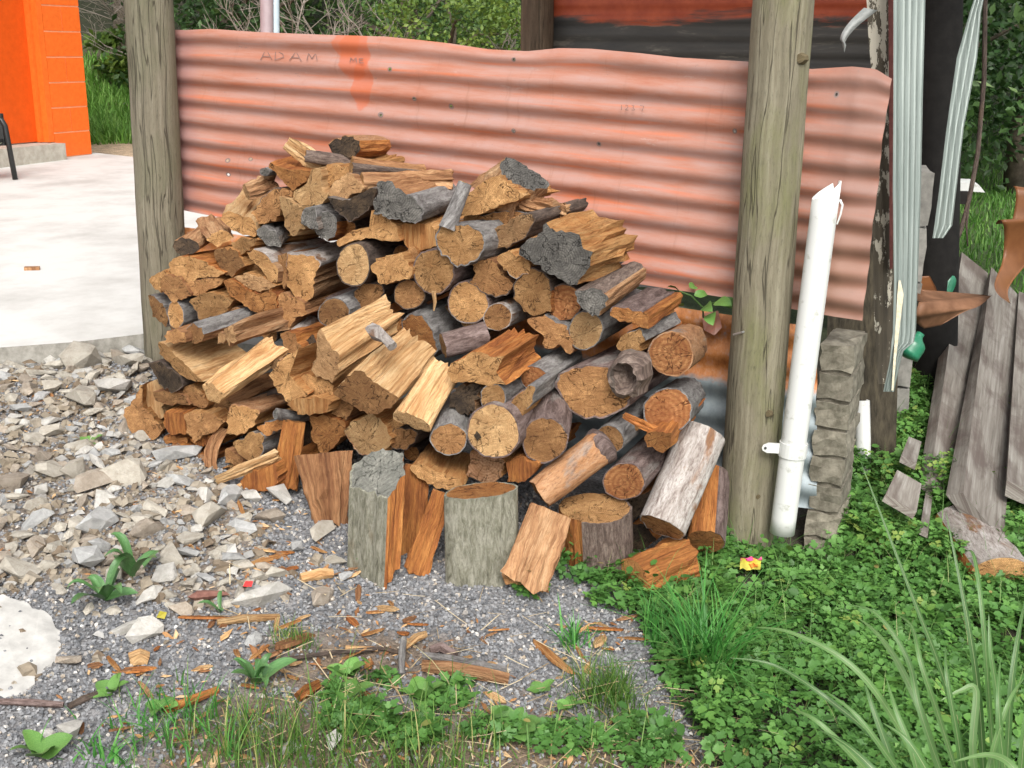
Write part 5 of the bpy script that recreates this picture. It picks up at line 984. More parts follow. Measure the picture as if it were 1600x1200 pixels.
def stone(p, r, label=None, group=GRP, sink=.16, i=None, rz=None, py=700, colour=None):
    c = colour or random.choices(list(STM), (6, 3, 2, 1))[0]
    o = bpy.data.objects.new('stone', ROCK[c][random.randrange(18) if i is None else i]); o.location = (p.x, p.y, p.z+r*(.55-sink)); o.scale = (r, r*random.uniform(.75, 1.05), r*random.uniform(.8, 1.1)); o.rotation_euler = (random.gauss(0, .25), random.gauss(0, .25), random.uniform(0, 6.28) if rz is None else rz); link(o)
    if label is None:
        sz = 'large' if r > .040 else ('fist sized' if r > .026 else 'small'); zn = 'lying along the edge of the raised concrete' if py < 630 else ('near the plantain rosette and the concrete patch' if py > 850 else 'in the middle of the rubble heap')
        label = f'{sz} {c} rubble stone {zn}'
    return tag(o, label, 'stone', group)
placed = []
named = [(180, 612, 38, 'chalky white boulder beside the charred log', 3), (442, 782, 30, 'pale rounded stone by the upright orange board', 0), (505, 836, 24, 'cream stone touching the foot of the silver stump', 8), (538, 905, 14, 'small blue grey cobble near the silver stump', 5), (412, 943, 33, 'tall pale stone standing on the gravel beside the red stone', 2), (325, 938, 28, 'dark red flat stone on the gravel', 7), (225, 545, 26, 'grey green rounded boulder against the grey post', 4), (110, 1150, 30, 'pale wedge stone alone near the bottom weeds', 6), (75, 1158, 20, 'square pale stone beside the wedge stone', 9), (228, 996, 30, 'brown stone with a pale twin by the plantain weed', 10), (195, 990, 22, 'white faced stone under the plantain weed', 11), (32, 898, 34, 'smooth buff stone at the corner of the concrete patch', 12), (395, 1005 , 15, 'grey stone half buried by the wood shavings', 13), (515, 1160, 22, 'white topped stone in the bottom grass', 1), (392, 780, 15, 'thin white flake of stone by the pale rounded stone', 14), (135, 883, 40, 'broad blue grey flat stone in the rubble', 15), (1055, 1192, 14, 'pink stone at the grass edge', 16), (455, 1172, 16, 'dull pink stone beside the white topped one', 17), (215, 555, 24, None, 3), (115, 560, 30, None, 4), (170, 552, 34, None, 7), (130, 572, 36, None, 9), (200, 572, 26, None, 11), (130, 630, 28, None, 2), (75, 742, 28, None, 5), (115, 742, 30, None, 6), (150, 760, 28, None, 8), (195, 752, 32, None, 10), (300, 850, 24, None, 12), (330, 815, 34, None, 13), (155, 825, 26, None, 14), (275, 875, 30, None, 1), (255, 905, 28, None, 3), (180, 905, 28, None, 15), (60, 820, 26, None, 16), (295, 660 if False else 870, 22, None, 0)]
M_redst = M_simple('red_stone', (.16, .07, .055), (.26, .13, .10), 2, .85, .5, src='o')
for px, py, rp, lab, i in named:
    q = gp(px, py); Z = -(MC.transposed() @ (q-EYE)).z; r = rp*Z/FPX; col_ = None if not lab else ('chalky white' if 'white' in lab or 'pale' in lab else 'blue grey' if 'grey' in lab else 'tan brown' if 'brown' in lab or 'pink' in lab else 'buff'); o = stone(q, r, lab, None if lab else GRP, i=i, py=py, colour=col_); placed.append((q.x, q.y, r))
    if lab and ('red flat' in lab): o.data = o.data.copy(); o.data.materials[0] = M_redst
P, a, b, d = sample_ground(9000, -3.0, .3, 1.5, 4.5); ws = wallside(P); inn = inpoly(a, b, RUBBLE); slabm = P[:, 1] > np.interp(P[:, 0], [e0.x, e1.x, e3.x, e3.x+.3], [e0.y, e1.y, e3.y, e3.y+.6])-.02
edgep = inpoly(a, b, [(330, 740), (480, 800), (560, 930), (420, 960), (150, 1040), (-200, 1200), (-300, 950), (200, 920), (410, 860)])
cnt = 0; small = []; inpatch = inpoly(a, b, [(x_+18, y_-14) if x_ > 0 else (x_, y_) for x_, y_ in pp]) | inpoly(a, b, pp)
for i in range(len(P)):
    if slabm[i] or ws[i] < .2 or inpatch[i] or not (inn[i] or (edgep[i] and random.random() < .10)): continue
    vis = -20 < a[i] < 620 and b[i] < 1210
    r = min(.055, max(.009, random.lognormvariate(-3.68, .42))); x, y = P[i, 0], P[i, 1]
    if any((x-u)**2+(y-v)**2 < (.66*(r+rr_))**2 for u, v, rr_ in placed): continue
    if cnt < 262 and vis and r > .014: stone(Vector(P[i]), r, py=b[i]); cnt += 1; placed.append((x, y, r))
    elif r < .03 or not vis: small.append((P[i], min(r, .045)))
GS = np.array([p for p, r in small]); rs = np.array([r for p, r in small])
P2, a2, b2, d2 = sample_ground(42000, -3.0, .2, 1.5, 4.5); inn2 = inpoly(a2, b2, RUBBLE); sl2 = P2[:, 1] > np.interp(P2[:, 0], [e0.x, e1.x, e3.x, e3.x+.3], [e0.y, e1.y, e3.y, e3.y+.6])-.02
ed2 = inpoly(a2, b2, [(330, 740), (480, 800), (560, 930), (420, 960), (150, 1040), (-200, 1200), (-300, 950), (200, 920), (410, 860)])
kk = ((inn2 & (rng.random(len(P2)) < .42)) | (ed2 & (rng.random(len(P2)) < .06))) & ~sl2 & (wallside(P2) > .3); P2 = P2[kk]; r2_ = rng.lognormal(-4.5, .45, len(P2)).clip(.004, .026)
PA = np.concatenate([GS, P2]); RA = np.concatenate([rs, r2_]); PA[:, 2] += RA*.25; ts = rng.random(len(PA)); SCL = np.stack([RA*rng.uniform(.8, 1.4, len(RA)), RA*rng.uniform(.7, 1.1, len(RA)), RA*rng.uniform(.6, 1.1, len(RA))], 1)
M_rub = M_tint('rubble_chips', [(0, (.17, .125, .085)), (.4, (.28, .235, .175)), (.75, (.38, .335, .27)), (.93, (.30, .30, .295)), (1, (.52, .50, .46))], .9, nscale=60)
tag(obj('rubble_chips', scatter_mesh('rubble_chips', GT, GF, PA, SCL, rotz_tilt(len(PA), .4), ts, M_rub)), 'small buff stone chips between the rubble stones', 'stone chips', kind='stuff')
# wood chips: things, sharing meshes
def chipmesh(seed, el):
    rd = random.Random(seed); n = 7; up = []; dn = []
    for i in range(n): a_ = 6.283*i/n; r = rd.uniform(.7, 1.1); up.append((math.cos(a_)*r*el, math.sin(a_)*r*.5, .12+rd.uniform(-.05, .1))); dn.append((math.cos(a_)*r*el*1.03, math.sin(a_)*r*.52, -.12))
    V = up+dn; F = [tuple(range(n))]+[(i, i+n, (i+1) % n+n, (i+1) % n) for i in range(n)]; return V, F
CH = []
for i in range(12):
    V, F = chipmesh(i, [1, 1.6, 2.4, 3.2][i % 4]); CH.append(npmesh('wood_chip', V, F, G=[(v[0]*.03, v[1]*.03, i) for v in V], mats=[SPL['f'], SPL['o'], SPL['t'], SPL['r'], SPL['b']][i % 5]))
CHIPR = [(400, 840), (640, 960), (800, 980), (1000, 930), (1010, 1000), (860, 1120), (700, 1130), (420, 1110), (330, 1180), (100, 1140), (60, 1080), (230, 1000), (320, 960), (420, 930)]
CHIPR2 = [(230, 700), (420, 740), (560, 900), (520, 930), (330, 900), (200, 800)]
P, a, b, d = sample_ground(2500, -1.6, .8, 1.5, 3.6); in1 = inpoly(a, b, CHIPR); in2 = inpoly(a, b, CHIPR2); nch = 0
for i in range(len(P)):
    if not ((in1[i] and random.random() < .33) or (in2[i] and random.random() < .22)) or nch >= 150: continue
    o = bpy.data.objects.new('wood_chip', CH[random.randrange(12)]); r = random.lognormvariate(-4.35, .45); o.scale = (r, r, r*.8); o.location = (P[i, 0], P[i, 1], P[i, 2]+.007+r*.1); o.rotation_euler = (random.gauss(0, .2), random.gauss(0, .2), random.uniform(0, 6.28)); link(o); nch += 1
    ci_ = CH.index(o.data); tag(o, f"{['stubby', 'short', 'long', 'needle thin'][ci_ % 4]} {['cream', 'golden', 'tan', 'orange', 'brown'][ci_ % 5]} wood chip {'at the foot of the woodpile' if in2[i] else ('on the bare soil and weeds' if b[i] > 1000 else 'on the open gravel')}", 'wood chip', 'wood chips scattered on the gravel')
# fine wood litter
M_lit = M_tint('wood_litter', [(0, (.14, .06, .025)), (.35, (.30, .14, .055)), (.7, (.46, .27, .12)), (1, (.60, .42, .24))], .8)
P, a, b, d = sample_ground(16000, -1.7, 1.0, 1.4, 3.7); k = (inpoly(a, b, SOIL) & (b < 1200) & (rng.random(len(P)) < .40)) | (in_ := inpoly(a, b, CHIPR) & (rng.random(len(P)) < .13)) | (inpoly(a, b, CHIPR2) & (rng.random(len(P)) < .16)) | (inpoly(a, b, RUBBLE) & (rng.random(len(P)) < .07)); P = P[k]; n = len(P); P[:, 2] += .008; L_ = rng.lognormal(-5.0, .5, n).clip(.003, .022)
tag(obj('wood_litter', scatter_mesh('wood_litter', GT, GF, P, np.stack([L_*1.3, L_*.45, L_*.25], 1), rotz_tilt(n, .25), rng.random(n), M_lit)), 'tiny orange bark crumbs and splinters strewn over the soil and gravel', 'wood litter', kind='stuff')
def stickw(pts, r, m, name, label, cat, seed=0, flat=None):
    q = [gp(x, y, lift) for x, y, lift in pts]; mb = MB(); rr_ = [r*(.8 if i in (0, len(q)-1) else 1) for i in range(len(q))]; mb.tube(q, rr_, 8, True, seed, .25); return tag(mb.build(name, m, None, False, q[0]), label, cat)
stickw([(660, 1052, .02), (700, 1058, .022), (750, 1066, .022), (795, 1072, .018)], .016, SPL['t'], 'split_stick', 'largest split stick lying on the gravel with a grey top edge', 'stick', 1)
stickw([(660, 1044, .035), (700, 1051, .037), (750, 1060, .036), (792, 1066, .032)], .007, BRK['G'], 'bark_strip', 'grey bark strip along the top of the largest split stick', 'bark', 2)
stickw([(258, 1118, .012), (300, 1103, .014), (340, 1085, .012)], .010, SPL['r'], 'split_stick', 'orange split stick between the small weeds at the bottom', 'stick', 3)
stickw([(340, 980, .012), (380, 975, .014), (437, 970, .01)], .012, SPL['f'], 'split_stick', 'pale split stick in front of the tall pale stone', 'stick', 4)
stickw([(470, 910, .012), (500, 905, .015), (520, 902, .012)], .014, SPL['f'], 'split_stick', 'short pale chunk beside the blue grey cobble', 'stick', 5)
stickw([(0, 1105, .012), (50, 1108, .014), (100, 1110, .012)], .008, BRK['P'], 'fallen_twig', 'dull purple twig at the edge of the concrete patch', 'twig', 6)
stickw([(108, 1110, .01), (130, 1100, .012), (152, 1090, .01)], .008, BRK['D'], 'fallen_twig', 'dark twig next to the dull purple one', 'twig', 7)
stickw([(430, 1040, .012), (520, 1030, .016), (600, 1022, .014), (625, 1028, .012)], .0055, BRK['D'], 'fallen_twig', 'long dark rotten twig across the bare soil', 'twig', 8)
stickw([(540, 1021, .014), (590, 1023, .014)], .008, SPL['f'], 'split_stick', 'bleached sliver on the long dark twig', 'stick', 9)
stickw([(628, 1060, .01), (629, 1035, .03), (632, 1015, .03)], .008, BRK['G'], 'fallen_twig', 'grey twig lying upright in the soil patch', 'twig', 10)
stickw([(632, 1022, .02), (650, 1010, .025), (665, 1002, .02)], .010, SPL['f'], 'split_stick', 'stubby pale splinter above the grey twig', 'stick', 11)
stickw([(465, 1098, .014), (480, 1090, .018), (497, 1078, .014)], .014, SPL['r'], 'split_stick', 'ragged orange splinter beside the folded plantain leaf', 'stick', 12)
stickw([(1010, 958, .012), (1040, 953, .016), (1070, 950, .012)], .013, BRK['P'], 'bark_strip', 'purple bark piece by the grass clump', 'bark', 13)
stickw([(672, 1020, .006), (690, 1018, .01), (712, 1028, .008)], .014, BRK['P'], 'bark_strip', 'flat purple bark flake above the largest split stick', 'bark', 14)
stickw([(203, 1038, .012), (220, 1036, .016), (233, 1036, .012)], .015, SPL['f'], 'split_stick', 'stubby sawn offcut on the gravel by the concrete patch', 'stick', 15)
# dry straw
def blades(name, pos, ln, wd, lean, m, tint, seg=4, curve=.6, flat=False):
    n = len(pos); az = rng.uniform(0, 2*np.pi, n); dx, dy = np.cos(az), np.sin(az); V = np.zeros((n, seg+1, 2, 3)); lat = np.stack([-dy, dx, np.zeros(n)], 1)
    x = np.zeros(n); z = np.zeros(n); ang = lean.copy(); p = pos.copy()
    for s_ in range(seg+1):
        t = s_/seg; wv = wd*(1-.92*t**1.6) if not flat else wd*np.ones(n); V[:, s_, 0] = p-lat*wv[:, None]/2; V[:, s_, 1] = p+lat*wv[:, None]/2
        st = ln/seg; p = p + np.stack([dx*np.sin(ang)*st, dy*np.sin(ang)*st, np.cos(ang)*st], 1); ang = np.clip(ang+curve*rng.uniform(.5, 1.3, n)/seg, 0, 2.4) if not flat else ang+rng.normal(0, .05, n)
    F = []
    base = (np.arange(n)*(seg+1)*2)[:, None]; fs = np.array([[2*i, 2*i+1, 2*i+3, 2*i+2] for i in range(seg)]); FF = (base[:, None]+fs[None]).reshape(-1, 4); TT = np.repeat(tint, (seg+1)*2)
    return npmesh(name, V.reshape(-1, 3), FF, tint=TT, mats=m, smooth=True)
M_straw = M_tint('dry_straw', [(0, (.22, .15, .07)), (.5, (.42, .32, .18)), (1, (.60, .50, .33))], .7)
STR = [(440, 880), (640, 930), (1000, 960), (1180, 1050), (1180, 1400), (400, 1400), (330, 1150), (420, 1030), (300, 900)]
P, a, b, d = sample_ground(9500, -1.5, 1.4, 1.35, 3.6); k = inpoly(a, b, STR) & (rng.random(len(P)) < np.where(b > 1070, .45, .12)) | (inpoly(a, b, [(1080, 870), (1230, 850), (1190, 900), (1090, 930)]) & (rng.random(len(P)) < .6)); P = P[k]; P[:, 2] += .012 + rng.random(len(P))*.012; n = len(P)
tag(obj('dry_straw', blades('dry_straw', P, rng.lognormal(-2.7, .5, n).clip(.02, .18), rng.uniform(.0012, .003, n), rng.normal(1.5, .08, n), M_straw, rng.random(n), flat=True)), 'dry straw stems littering the gravel and grass edge', 'straw', kind='stuff')
# clover carpet
LT = [(0, 0, 0)]; LF = []
for li in range(3):
    a0 = li*2.094; c_, s_ = math.cos(a0), math.sin(a0); out = [(.08, .0, .0), (.30, -.28, .06), (.62, -.42, .04), (.66, -.20, .07), (1.0, -.18, .0), (.96, .0, .05), (1.0, .18, .0), (.66, .20, .07), (.62, .42, .04), (.30, .28, .06)]
    b0 = len(LT); LT += [(x*c_-y*s_, x*s_+y*c_, z) for x, y, z in out]; LT.append((.5*c_, .5*s_, -.03)); mid = b0+10
    LF += [(mid, b0+i, b0+(i+1) % 10) for i in range(10)]
M_clov = M_tint('clover_leaf', [(0, (.042, .11, .026)), (.5, (.085, .21, .045)), (.88, (.14, .30, .062)), (1, (.24, .33, .075))], .5, .25, spec=.35)
P, a, b, d = sample_ground(80000, -.4, 2.6, 1.25, 5.2); inn = inpoly(a, b, CLOVER); jit = vnoise(P[:, 0], P[:, 1], 5, 5)
edge2 = inpoly(a+rng.normal(0, 25, len(a)), b+rng.normal(0, 18, len(a)), CLOVER)
patch = np.zeros(len(P), bool)
for px, py, rx, ry in [(935, 905, 55, 22), (880, 900, 20, 14), (1000, 915, 40, 20), (1120, 860, 30, 40), (1080, 800, 20, 30), (980, 945, 60, 15), (575, 885, 9, 8), (330, 715, 14, 10), (1140, 1120, 60, 60), (700, 1100, 30, 20), (830, 930, 25, 12), (560, 1130, 60, 22), (640, 1155, 60, 22), (780, 1150, 50, 22), (500, 1092, 34, 14), (880, 1160, 60, 28), (300, 1135, 30, 12), (1010, 1170, 60, 40), (590, 1070, 30, 12), (720, 1075, 24, 8)]: patch |= ((a-px)/rx)**2+((b-py)/ry)**2 < 1
wsd = wallside(P); gap = (vnoise(P[:, 0], P[:, 1], 9, 11)+.6*vnoise(P[:, 0], P[:, 1], 23, 12) > -.95); keep = (((inn & edge2 & gap) & (rng.random(len(P)) < np.where((b > 1080) & (a < 1330), .45, .95))) | (patch & (rng.random(len(P)) < .8))) & ((wsd > .05) | (a > 1300)) & ~(((a-1172)/26)**2+((b-925)/24)**2 < 1)
P = P[keep]; a = a[keep]; b = b[keep]; n = len(P); hh = rng.beta(2, 1.6, n)*np.where(b < 900, .12, .075)*np.where(a > 1090, 1, np.where(b > 1060, .35, .6))*(.75+.5*vnoise(P[:, 0], P[:, 1], 7, 8)).clip(.35, 1.5)
PL = P.copy(); PL[:, 2] += .012+hh; sc = rng.lognormal(-3.82, .28, n).clip(.010, .034); tn = np.clip(.42+.35*(hh/.12)+rng.normal(0, .17, n), 0, 1)
tag(obj('clover', scatter_mesh('clover', LT, LF, PL, sc, rotz_tilt(n, .38), tn, M_clov, True)), 'dense green lobed leaf ground cover on the right', 'ground cover', kind='stuff')
M_stem = M_tint('clover_stem', [(0, (.05, .10, .025)), (1, (.12, .16, .05))], .6); tag(obj('clover_stems', blades('clover_stems', P[::2], hh[::2]+.01, np.full(len(P[::2]), .0022), np.abs(rng.normal(0, .1, len(P[::2]))), M_stem, rng.random(len(P[::2])), seg=2, flat=True)), 'thin stems under the lobed leaf ground cover', 'ground cover', kind='stuff')
kb = rng.random(len(P)) < .10; PB = P[kb].copy(); nb = len(PB); PB[:, 2] += rng.uniform(.03, .10, nb); BT = [(0, 0, 0), (.35, -.32, .05), (.8, -.3, .03), (1.05, 0, -.03), (.8, .3, .03), (.35, .32, .05), (.55, 0, -.02)]; BF = [(6, i, (i+1) % 6) for i in range(6)]
tag(obj('creeping_weed', scatter_mesh('creeping_weed', BT, BF, PB, rng.lognormal(-3.85, .3, nb).clip(.012, .030), rotz_tilt(nb, .45), rng.random(nb), M_tint('creeper_leaf', [(0, (.045, .12, .025)), (.6, (.085, .20, .04)), (.93, (.14, .26, .055)), (1, (.28, .22, .08))], .45, .25), True)), 'broader rounded weed leaves mixed through the lobed ground cover', 'ground cover', kind='stuff')
kg = rng.random(len(P)) < .13; PG = P[kg].copy(); ng = len(PG)
tag(obj('wispy_grass', blades('wispy_grass', PG, rng.uniform(.07, .22, ng), rng.uniform(.0015, .0035, ng), np.abs(rng.normal(.35, .35, ng)), M_tint('wispy_blade', [(0, (.06, .15, .03)), (.7, (.13, .27, .06)), (.9, (.22, .30, .10)), (1, (.5, .42, .24))], .5, .3), rng.random(ng), 4, 1.0)), 'wispy grass blades rising through the lobed ground cover', 'grass', kind='stuff')
# grass
M_grass = M_tint('grass_blade', [(0, (.05, .11, .02)), (.5, (.085, .19, .03)), (.9, (.14, .26, .05)), (1, (.40, .36, .15))], .5, .3); M_grassb = M_tint('grass_bright', [(0, (.04, .16, .03)), (.6, (.08, .29, .055)), (1, (.16, .38, .09))], .45, .3)
def clump(px, py, n, ln, spread, label, m, wd=.004, lean=.35, curve=.9, name='grass_clump', kind=None):
    c = gp(px, py); q = np.tile([c.x, c.y, 0], (n, 1)); q[:, :2] += rng.normal(0, spread, (n, 2)); q[:, 2] = gz(q[:, 0], q[:, 1])-c.z
    q[:, 0] -= c.x; q[:, 1] -= c.y; me = blades(name, q, ln*rng.uniform(.45, 1.1, n), wd*rng.uniform(.6, 1.2, n), np.abs(rng.normal(0, lean, n)), m, rng.random(n), 5, curve)
    return tag(obj(name, me, None, c), label, 'grass', kind='stuff' if spread > .05 or n < 60 or ln < .07 else None)
clump(1105, 1058, 190, .29, .024, 'lush bright green grass clump at the edge of the clover', M_grassb, .007, .5, 1.0)
clump(1025, 1010, 26, .17, .02, 'sparse upright tuft beside the lush grass clump', M_grassb, .006, .3, .6)
clump(950, 1095, 330, .11, .035, 'fine olive grass tuft in the gravel by the broad weed', M_grass, .003, .45, .7)
clump(460, 1005, 120, .06, .024, 'low yellow green tuft by the half buried stone', M_grass, .0025, .5, .7)
clump(895, 1010, 45, .10, .02, 'small splayed green tuft on the gravel', M_grassb, .006, .8, .7)
clump(690, 1190, 200, .12, .08, 'loose grass tuft below the broad leaved weeds', M_grass, .0035, .45, .8)
clump(420, 1185, 330, .14, .07, 'upright olive grass tuft at the bottom', M_grass, .003, .4, .7)
clump(290, 1150, 130, .11, .06, 'bright grass sprig right of the wedge stone', M_grassb, .0045, .55, .8)
clump(560, 1200, 200, .13, .09, 'grass tuft growing over the white topped stone', M_grass, .0035, .45, .8)
clump(170, 1185, 50, .07, .04, 'small green sprig under the square pale stone', M_grassb, .006, .8, .6)
P, a, b, d = sample_ground(22000, -1.6, 1.4, 1.2, 3.2); k = (b > 1060) & (a > 170) & (a < 1200) & (rng.random(len(P)) < np.clip((b-1050)/190, 0, 1)*.55*(vnoise(P[:, 0], P[:, 1], 6, 4) > -.25)) & ~inpoly(a, b, [(700, 1000), (900, 1000), (900, 1120), (760, 1120)]); P = P[k]; n = len(P)
tag(obj('short_grass', blades('short_grass', P, rng.lognormal(-3.1, .4, n).clip(.015, .12), rng.uniform(.0018, .004, n), np.abs(rng.normal(.3, .4, n)), M_grass, rng.random(n)**.8, 3, .8)), 'thin short grass growing through the gravel at the bottom', 'grass', kind='stuff')
# far lawn, right, and grass bank, left
P, a, b, d = sample_ground(52000, .6, 12, 5.2, 17); k = (d > 4) & (a > 1380); P = P[k]; n = len(P); M_lawn = M_tint('lawn_blade', [(0, (.045, .13, .02)), (.6, (.09, .22, .035)), (1, (.17, .30, .07))], .5, .3)
tag(obj('lawn', blades('lawn', P, rng.uniform(.05, .13, n), rng.uniform(.008, .016, n), np.abs(rng.normal(0, .4, n)), M_lawn, rng.random(n), 3, .8)), 'bright green lawn behind the timber beams', 'lawn', kind='stuff')
P, a, b, d = sample_ground(26000, -7, -1.5, 11.3, 16.5); k = (a > 90) & (a < 330) & (P[:, 1] > 11.8+.5*vnoise(P[:, 0], P[:, 1], 2, 3)); P = P[k]; n = len(P)
tag(obj('grass_bank', blades('grass_bank', P, rng.uniform(.10, .30, n), rng.uniform(.012, .025, n), np.abs(rng.normal(0, .55, n)), M_tint('bank_blade', [(0, (.09, .22, .035)), (.6, (.17, .36, .06)), (1, (.28, .45, .12))], .5, .3), rng.random(n), 3, .9)), 'tall green grass between the orange building and grey post', 'grass', kind='stuff')
# broad weeds and plantains: every leaf a part
M_weed = M_simple('weed_leaf', (.07, .17, .035), (.14, .27, .065), 40, .4, .1, src='o', spec=.4, var=(.75, 1.2)); M_plt = M_simple('plantain_leaf', (.05, .13, .04), (.10, .21, .07), 30, .35, .15, src='o', stretch=(.2, 2, 1), spec=.45, var=(.8, 1.2))
def leafmesh(name, ln, wd, arch, fold, m, droop=.8, seg=7, round_=1.0):
    V = []; F = []
    for i in range(seg+1):
        t = i/seg; wv = wd*math.sin(math.pi*min(1, t**(.8/round_)*.98+.02))**.7 if t > .12 else wd*.16; x_ = ln*math.sin(t*droop)/max(.3, droop); z_ = ln*arch*math.sin(t*2.4)
        for j, s_ in enumerate((-1, -.5, 0, .5, 1)): V.append((x_, s_*wv/2, z_+abs(s_)*fold*wv+.02*wd*math.sin(i*2.1+j)))
    F = [(i*5+j, i*5+j+1, i*5+j+6, i*5+j+5) for i in range(seg) for j in range(4)]
    return npmesh(name, V, F, mats=m, smooth=True)
PLM = [leafmesh('leaf', 1, .24, .35, .2, M_plt), leafmesh('leaf', 1, .3, .22, .15, M_plt), leafmesh('leaf', 1, .2, .5, .25, M_plt, 1.2)]; WDM = [leafmesh('leaf', 1, .62, .16, .12, M_weed, .8, 7, 1.3), leafmesh('leaf', 1, .55, .22, .1, M_weed, .8, 7, 1.3), leafmesh('leaf', 1, .7, .10, .12, M_weed, .8, 7, 1.3)]
def rosette(px, py, n, ln, label, meshes, cat, name, lift=.15, a0=None):
    c = gp(px, py, .004); r = empty(name, c, label, cat); ph = random.uniform(0, 6)
    for i in range(n):
        o = bpy.data.objects.new('leaf', meshes[random.randrange(3)]); s_ = ln*random.uniform(.7, 1.15); o.scale = (s_, s_, s_); o.rotation_euler = (random.gauss(0, .2), -random.uniform(lift*.1, lift*1.4), ph+6.283*i/n+random.gauss(0, .25)); link(o, r)
rosette(165, 940, 9, .115, 'plantain rosette growing in the rubble by the concrete patch', PLM, 'weed', 'plantain', .3)
rosette(208, 905, 5, .13, 'narrow leaved plantain among the rubble stones', PLM, 'weed', 'plantain', .5)
rosette(400, 1072, 9, .10, 'plantain with a folded pale leaf beside the orange splinter', PLM, 'weed', 'plantain', .5)
rosette(175, 1085, 5, .055, 'small broad weed alone on the gravel by the dark twig', WDM, 'weed', 'broad_weed', .5)
rosette(255, 1112, 4, .06, 'small broad weed at the end of the orange split stick', WDM, 'weed', 'broad_weed', .4)
rosette(545, 1060, 6, .06, 'broad leaved weed beneath the long dark twig', WDM, 'weed', 'broad_weed', .5)
rosette(545, 1095, 4, .07, 'round leaved weed right of the ragged orange splinter', WDM, 'weed', 'broad_weed', .3)
rosette(660, 1095, 7, .065, 'broad leaved weed just below the largest split stick', WDM, 'weed', 'broad_weed', .5)
rosette(675, 1145, 5, .06, 'broad weed in the grass under the largest split stick', WDM, 'weed', 'broad_weed', .5)
rosette(845, 1085, 4, .05, 'three leaved weed at the left of the olive grass tuft', WDM, 'weed', 'broad_weed', .6)
rosette(805, 1140, 7, .07, 'leafy weed on the gravel below the three leaved one', WDM, 'weed', 'broad_weed', .4)
rosette(890, 1110, 4, .05, 'small weed at the foot of the olive grass tuft', WDM, 'weed', 'broad_weed', .4)
rosette(1005, 1140, 5, .05, 'weed between the olive tuft and the lush clump', WDM, 'weed', 'broad_weed', .4)
rosette(65, 1185, 4, .07, 'pale green weed at the bottom near the square stone', WDM, 'weed', 'broad_weed', .5)
rosette(140, 695, 4, .05, 'tiny green weed in the middle of the rubble', WDM, 'weed', 'broad_weed', .4)
rosette(345, 960, 3, .06, 'dark leaf weed beside the red stone', PLM, 'weed', 'plantain', .3)
# sprig of leaves growing through the gap between the two sheets
c0 = wp(1090, 478, .03); sg_ = empty('leafy_sprig', c0, 'leafy green sprig growing through the gap between the iron sheets', 'plant')
mb = MB(); mb.tube([wp(1100, 510, -.02)-c0, wp(1098, 480, .03)-c0, wp(1080, 462, .05)-c0, wp(1062, 455, .05)-c0], .0025, 6); mb.tube([wp(1098, 480, .03)-c0, wp(1118, 472, .05)-c0], .002, 6); mb.build('stem', M_stem, sg_)
for px, py, sz, rz in [(1062, 455, .045, 2.6), (1078, 450, .05, 1.2), (1068, 478, .05, 4.0), (1102, 478, .07, 5.0), (1118, 472, .07, 5.4), (1128, 470, .06, .2), (1085, 462, .05, .6), (1110, 490, .07, 4.8)]:
    o = bpy.data.objects.new('leaf', WDM[random.randrange(3)]); o.location = wp(px, py, .05)-c0; o.scale = (sz,)*3; o.rotation_euler = (random.gauss(.9, .3), random.gauss(.4, .3), rz); link(o, sg_)
# big strap leaved plant, bottom right
M_flax = M_tint('strap_leaf', [(0, (.05, .12, .03)), (.6, (.085, .185, .05)), (1, (.14, .25, .08))], .4, .2, spec=.4); M_mid = M_tint('leaf_midrib', [(0, (.20, .28, .12)), (1, (.30, .36, .18))], .5)
fb = gp(1500, 1275); fx = empty('strap_leaf_plant', fb, 'tall strap leaved plant arching over the clover at the bottom right', 'plant')
def strap(pts, wd, tint):
    # pts: (px, py, Z); smooth curve through them
    q = [at(*p) for p in pts]; C_ = []
    for i in range(len(q)-1):
        p0, p1, p2, p3 = q[max(i-1, 0)], q[i], q[i+1], q[min(i+2, len(q)-1)]
        for t in range(6):
            t /= 6; C_.append(.5*((2*p1)+(p2-p0)*t+(2*p0-5*p1+4*p2-p3)*t*t+(3*p1-p0-3*p2+p3)*t**3))
    C_.append(q[-1]); V = []; n = len(C_)
    for i, p in enumerate(C_):
        t = i/(n-1); tg = (C_[min(i+1, n-1)]-C_[max(i-1, 0)]).normalized(); lat = tg.cross((EYE-p).normalized()+UP*.4).normalized(); nr_ = lat.cross(tg).normalized(); wv = wd*(.75+.25*math.sin(min(1, t*2)*1.57))*(1-t**2.6)+.0006
        V += [p-lat*wv/2+nr_*wv*.18-fb, p-fb, p+lat*wv/2+nr_*wv*.18-fb]
    F = [(i*3+j, i*3+j+1, i*3+j+4, i*3+j+3) for i in range(n-1) for j in range(2)]
    lf = obj('leaf', npmesh('leaf', V, F, tint=[tint]*len(V), mats=M_flax, smooth=True), fx)
    Vm = []
    for i in range(n): Vm += [V[i*3+1]*1+((V[i*3]-V[i*3+1])*.07)+Vector((0, -.0008, .0008)), V[i*3+1]+((V[i*3+2]-V[i*3+1])*.07)+Vector((0, -.0008, .0008))]
    obj('midrib', npmesh('midrib', Vm, [(i*2, i*2+1, i*2+3, i*2+2) for i in range(n-1)], tint=[random.random()]*len(Vm), mats=M_mid, smooth=True), lf)
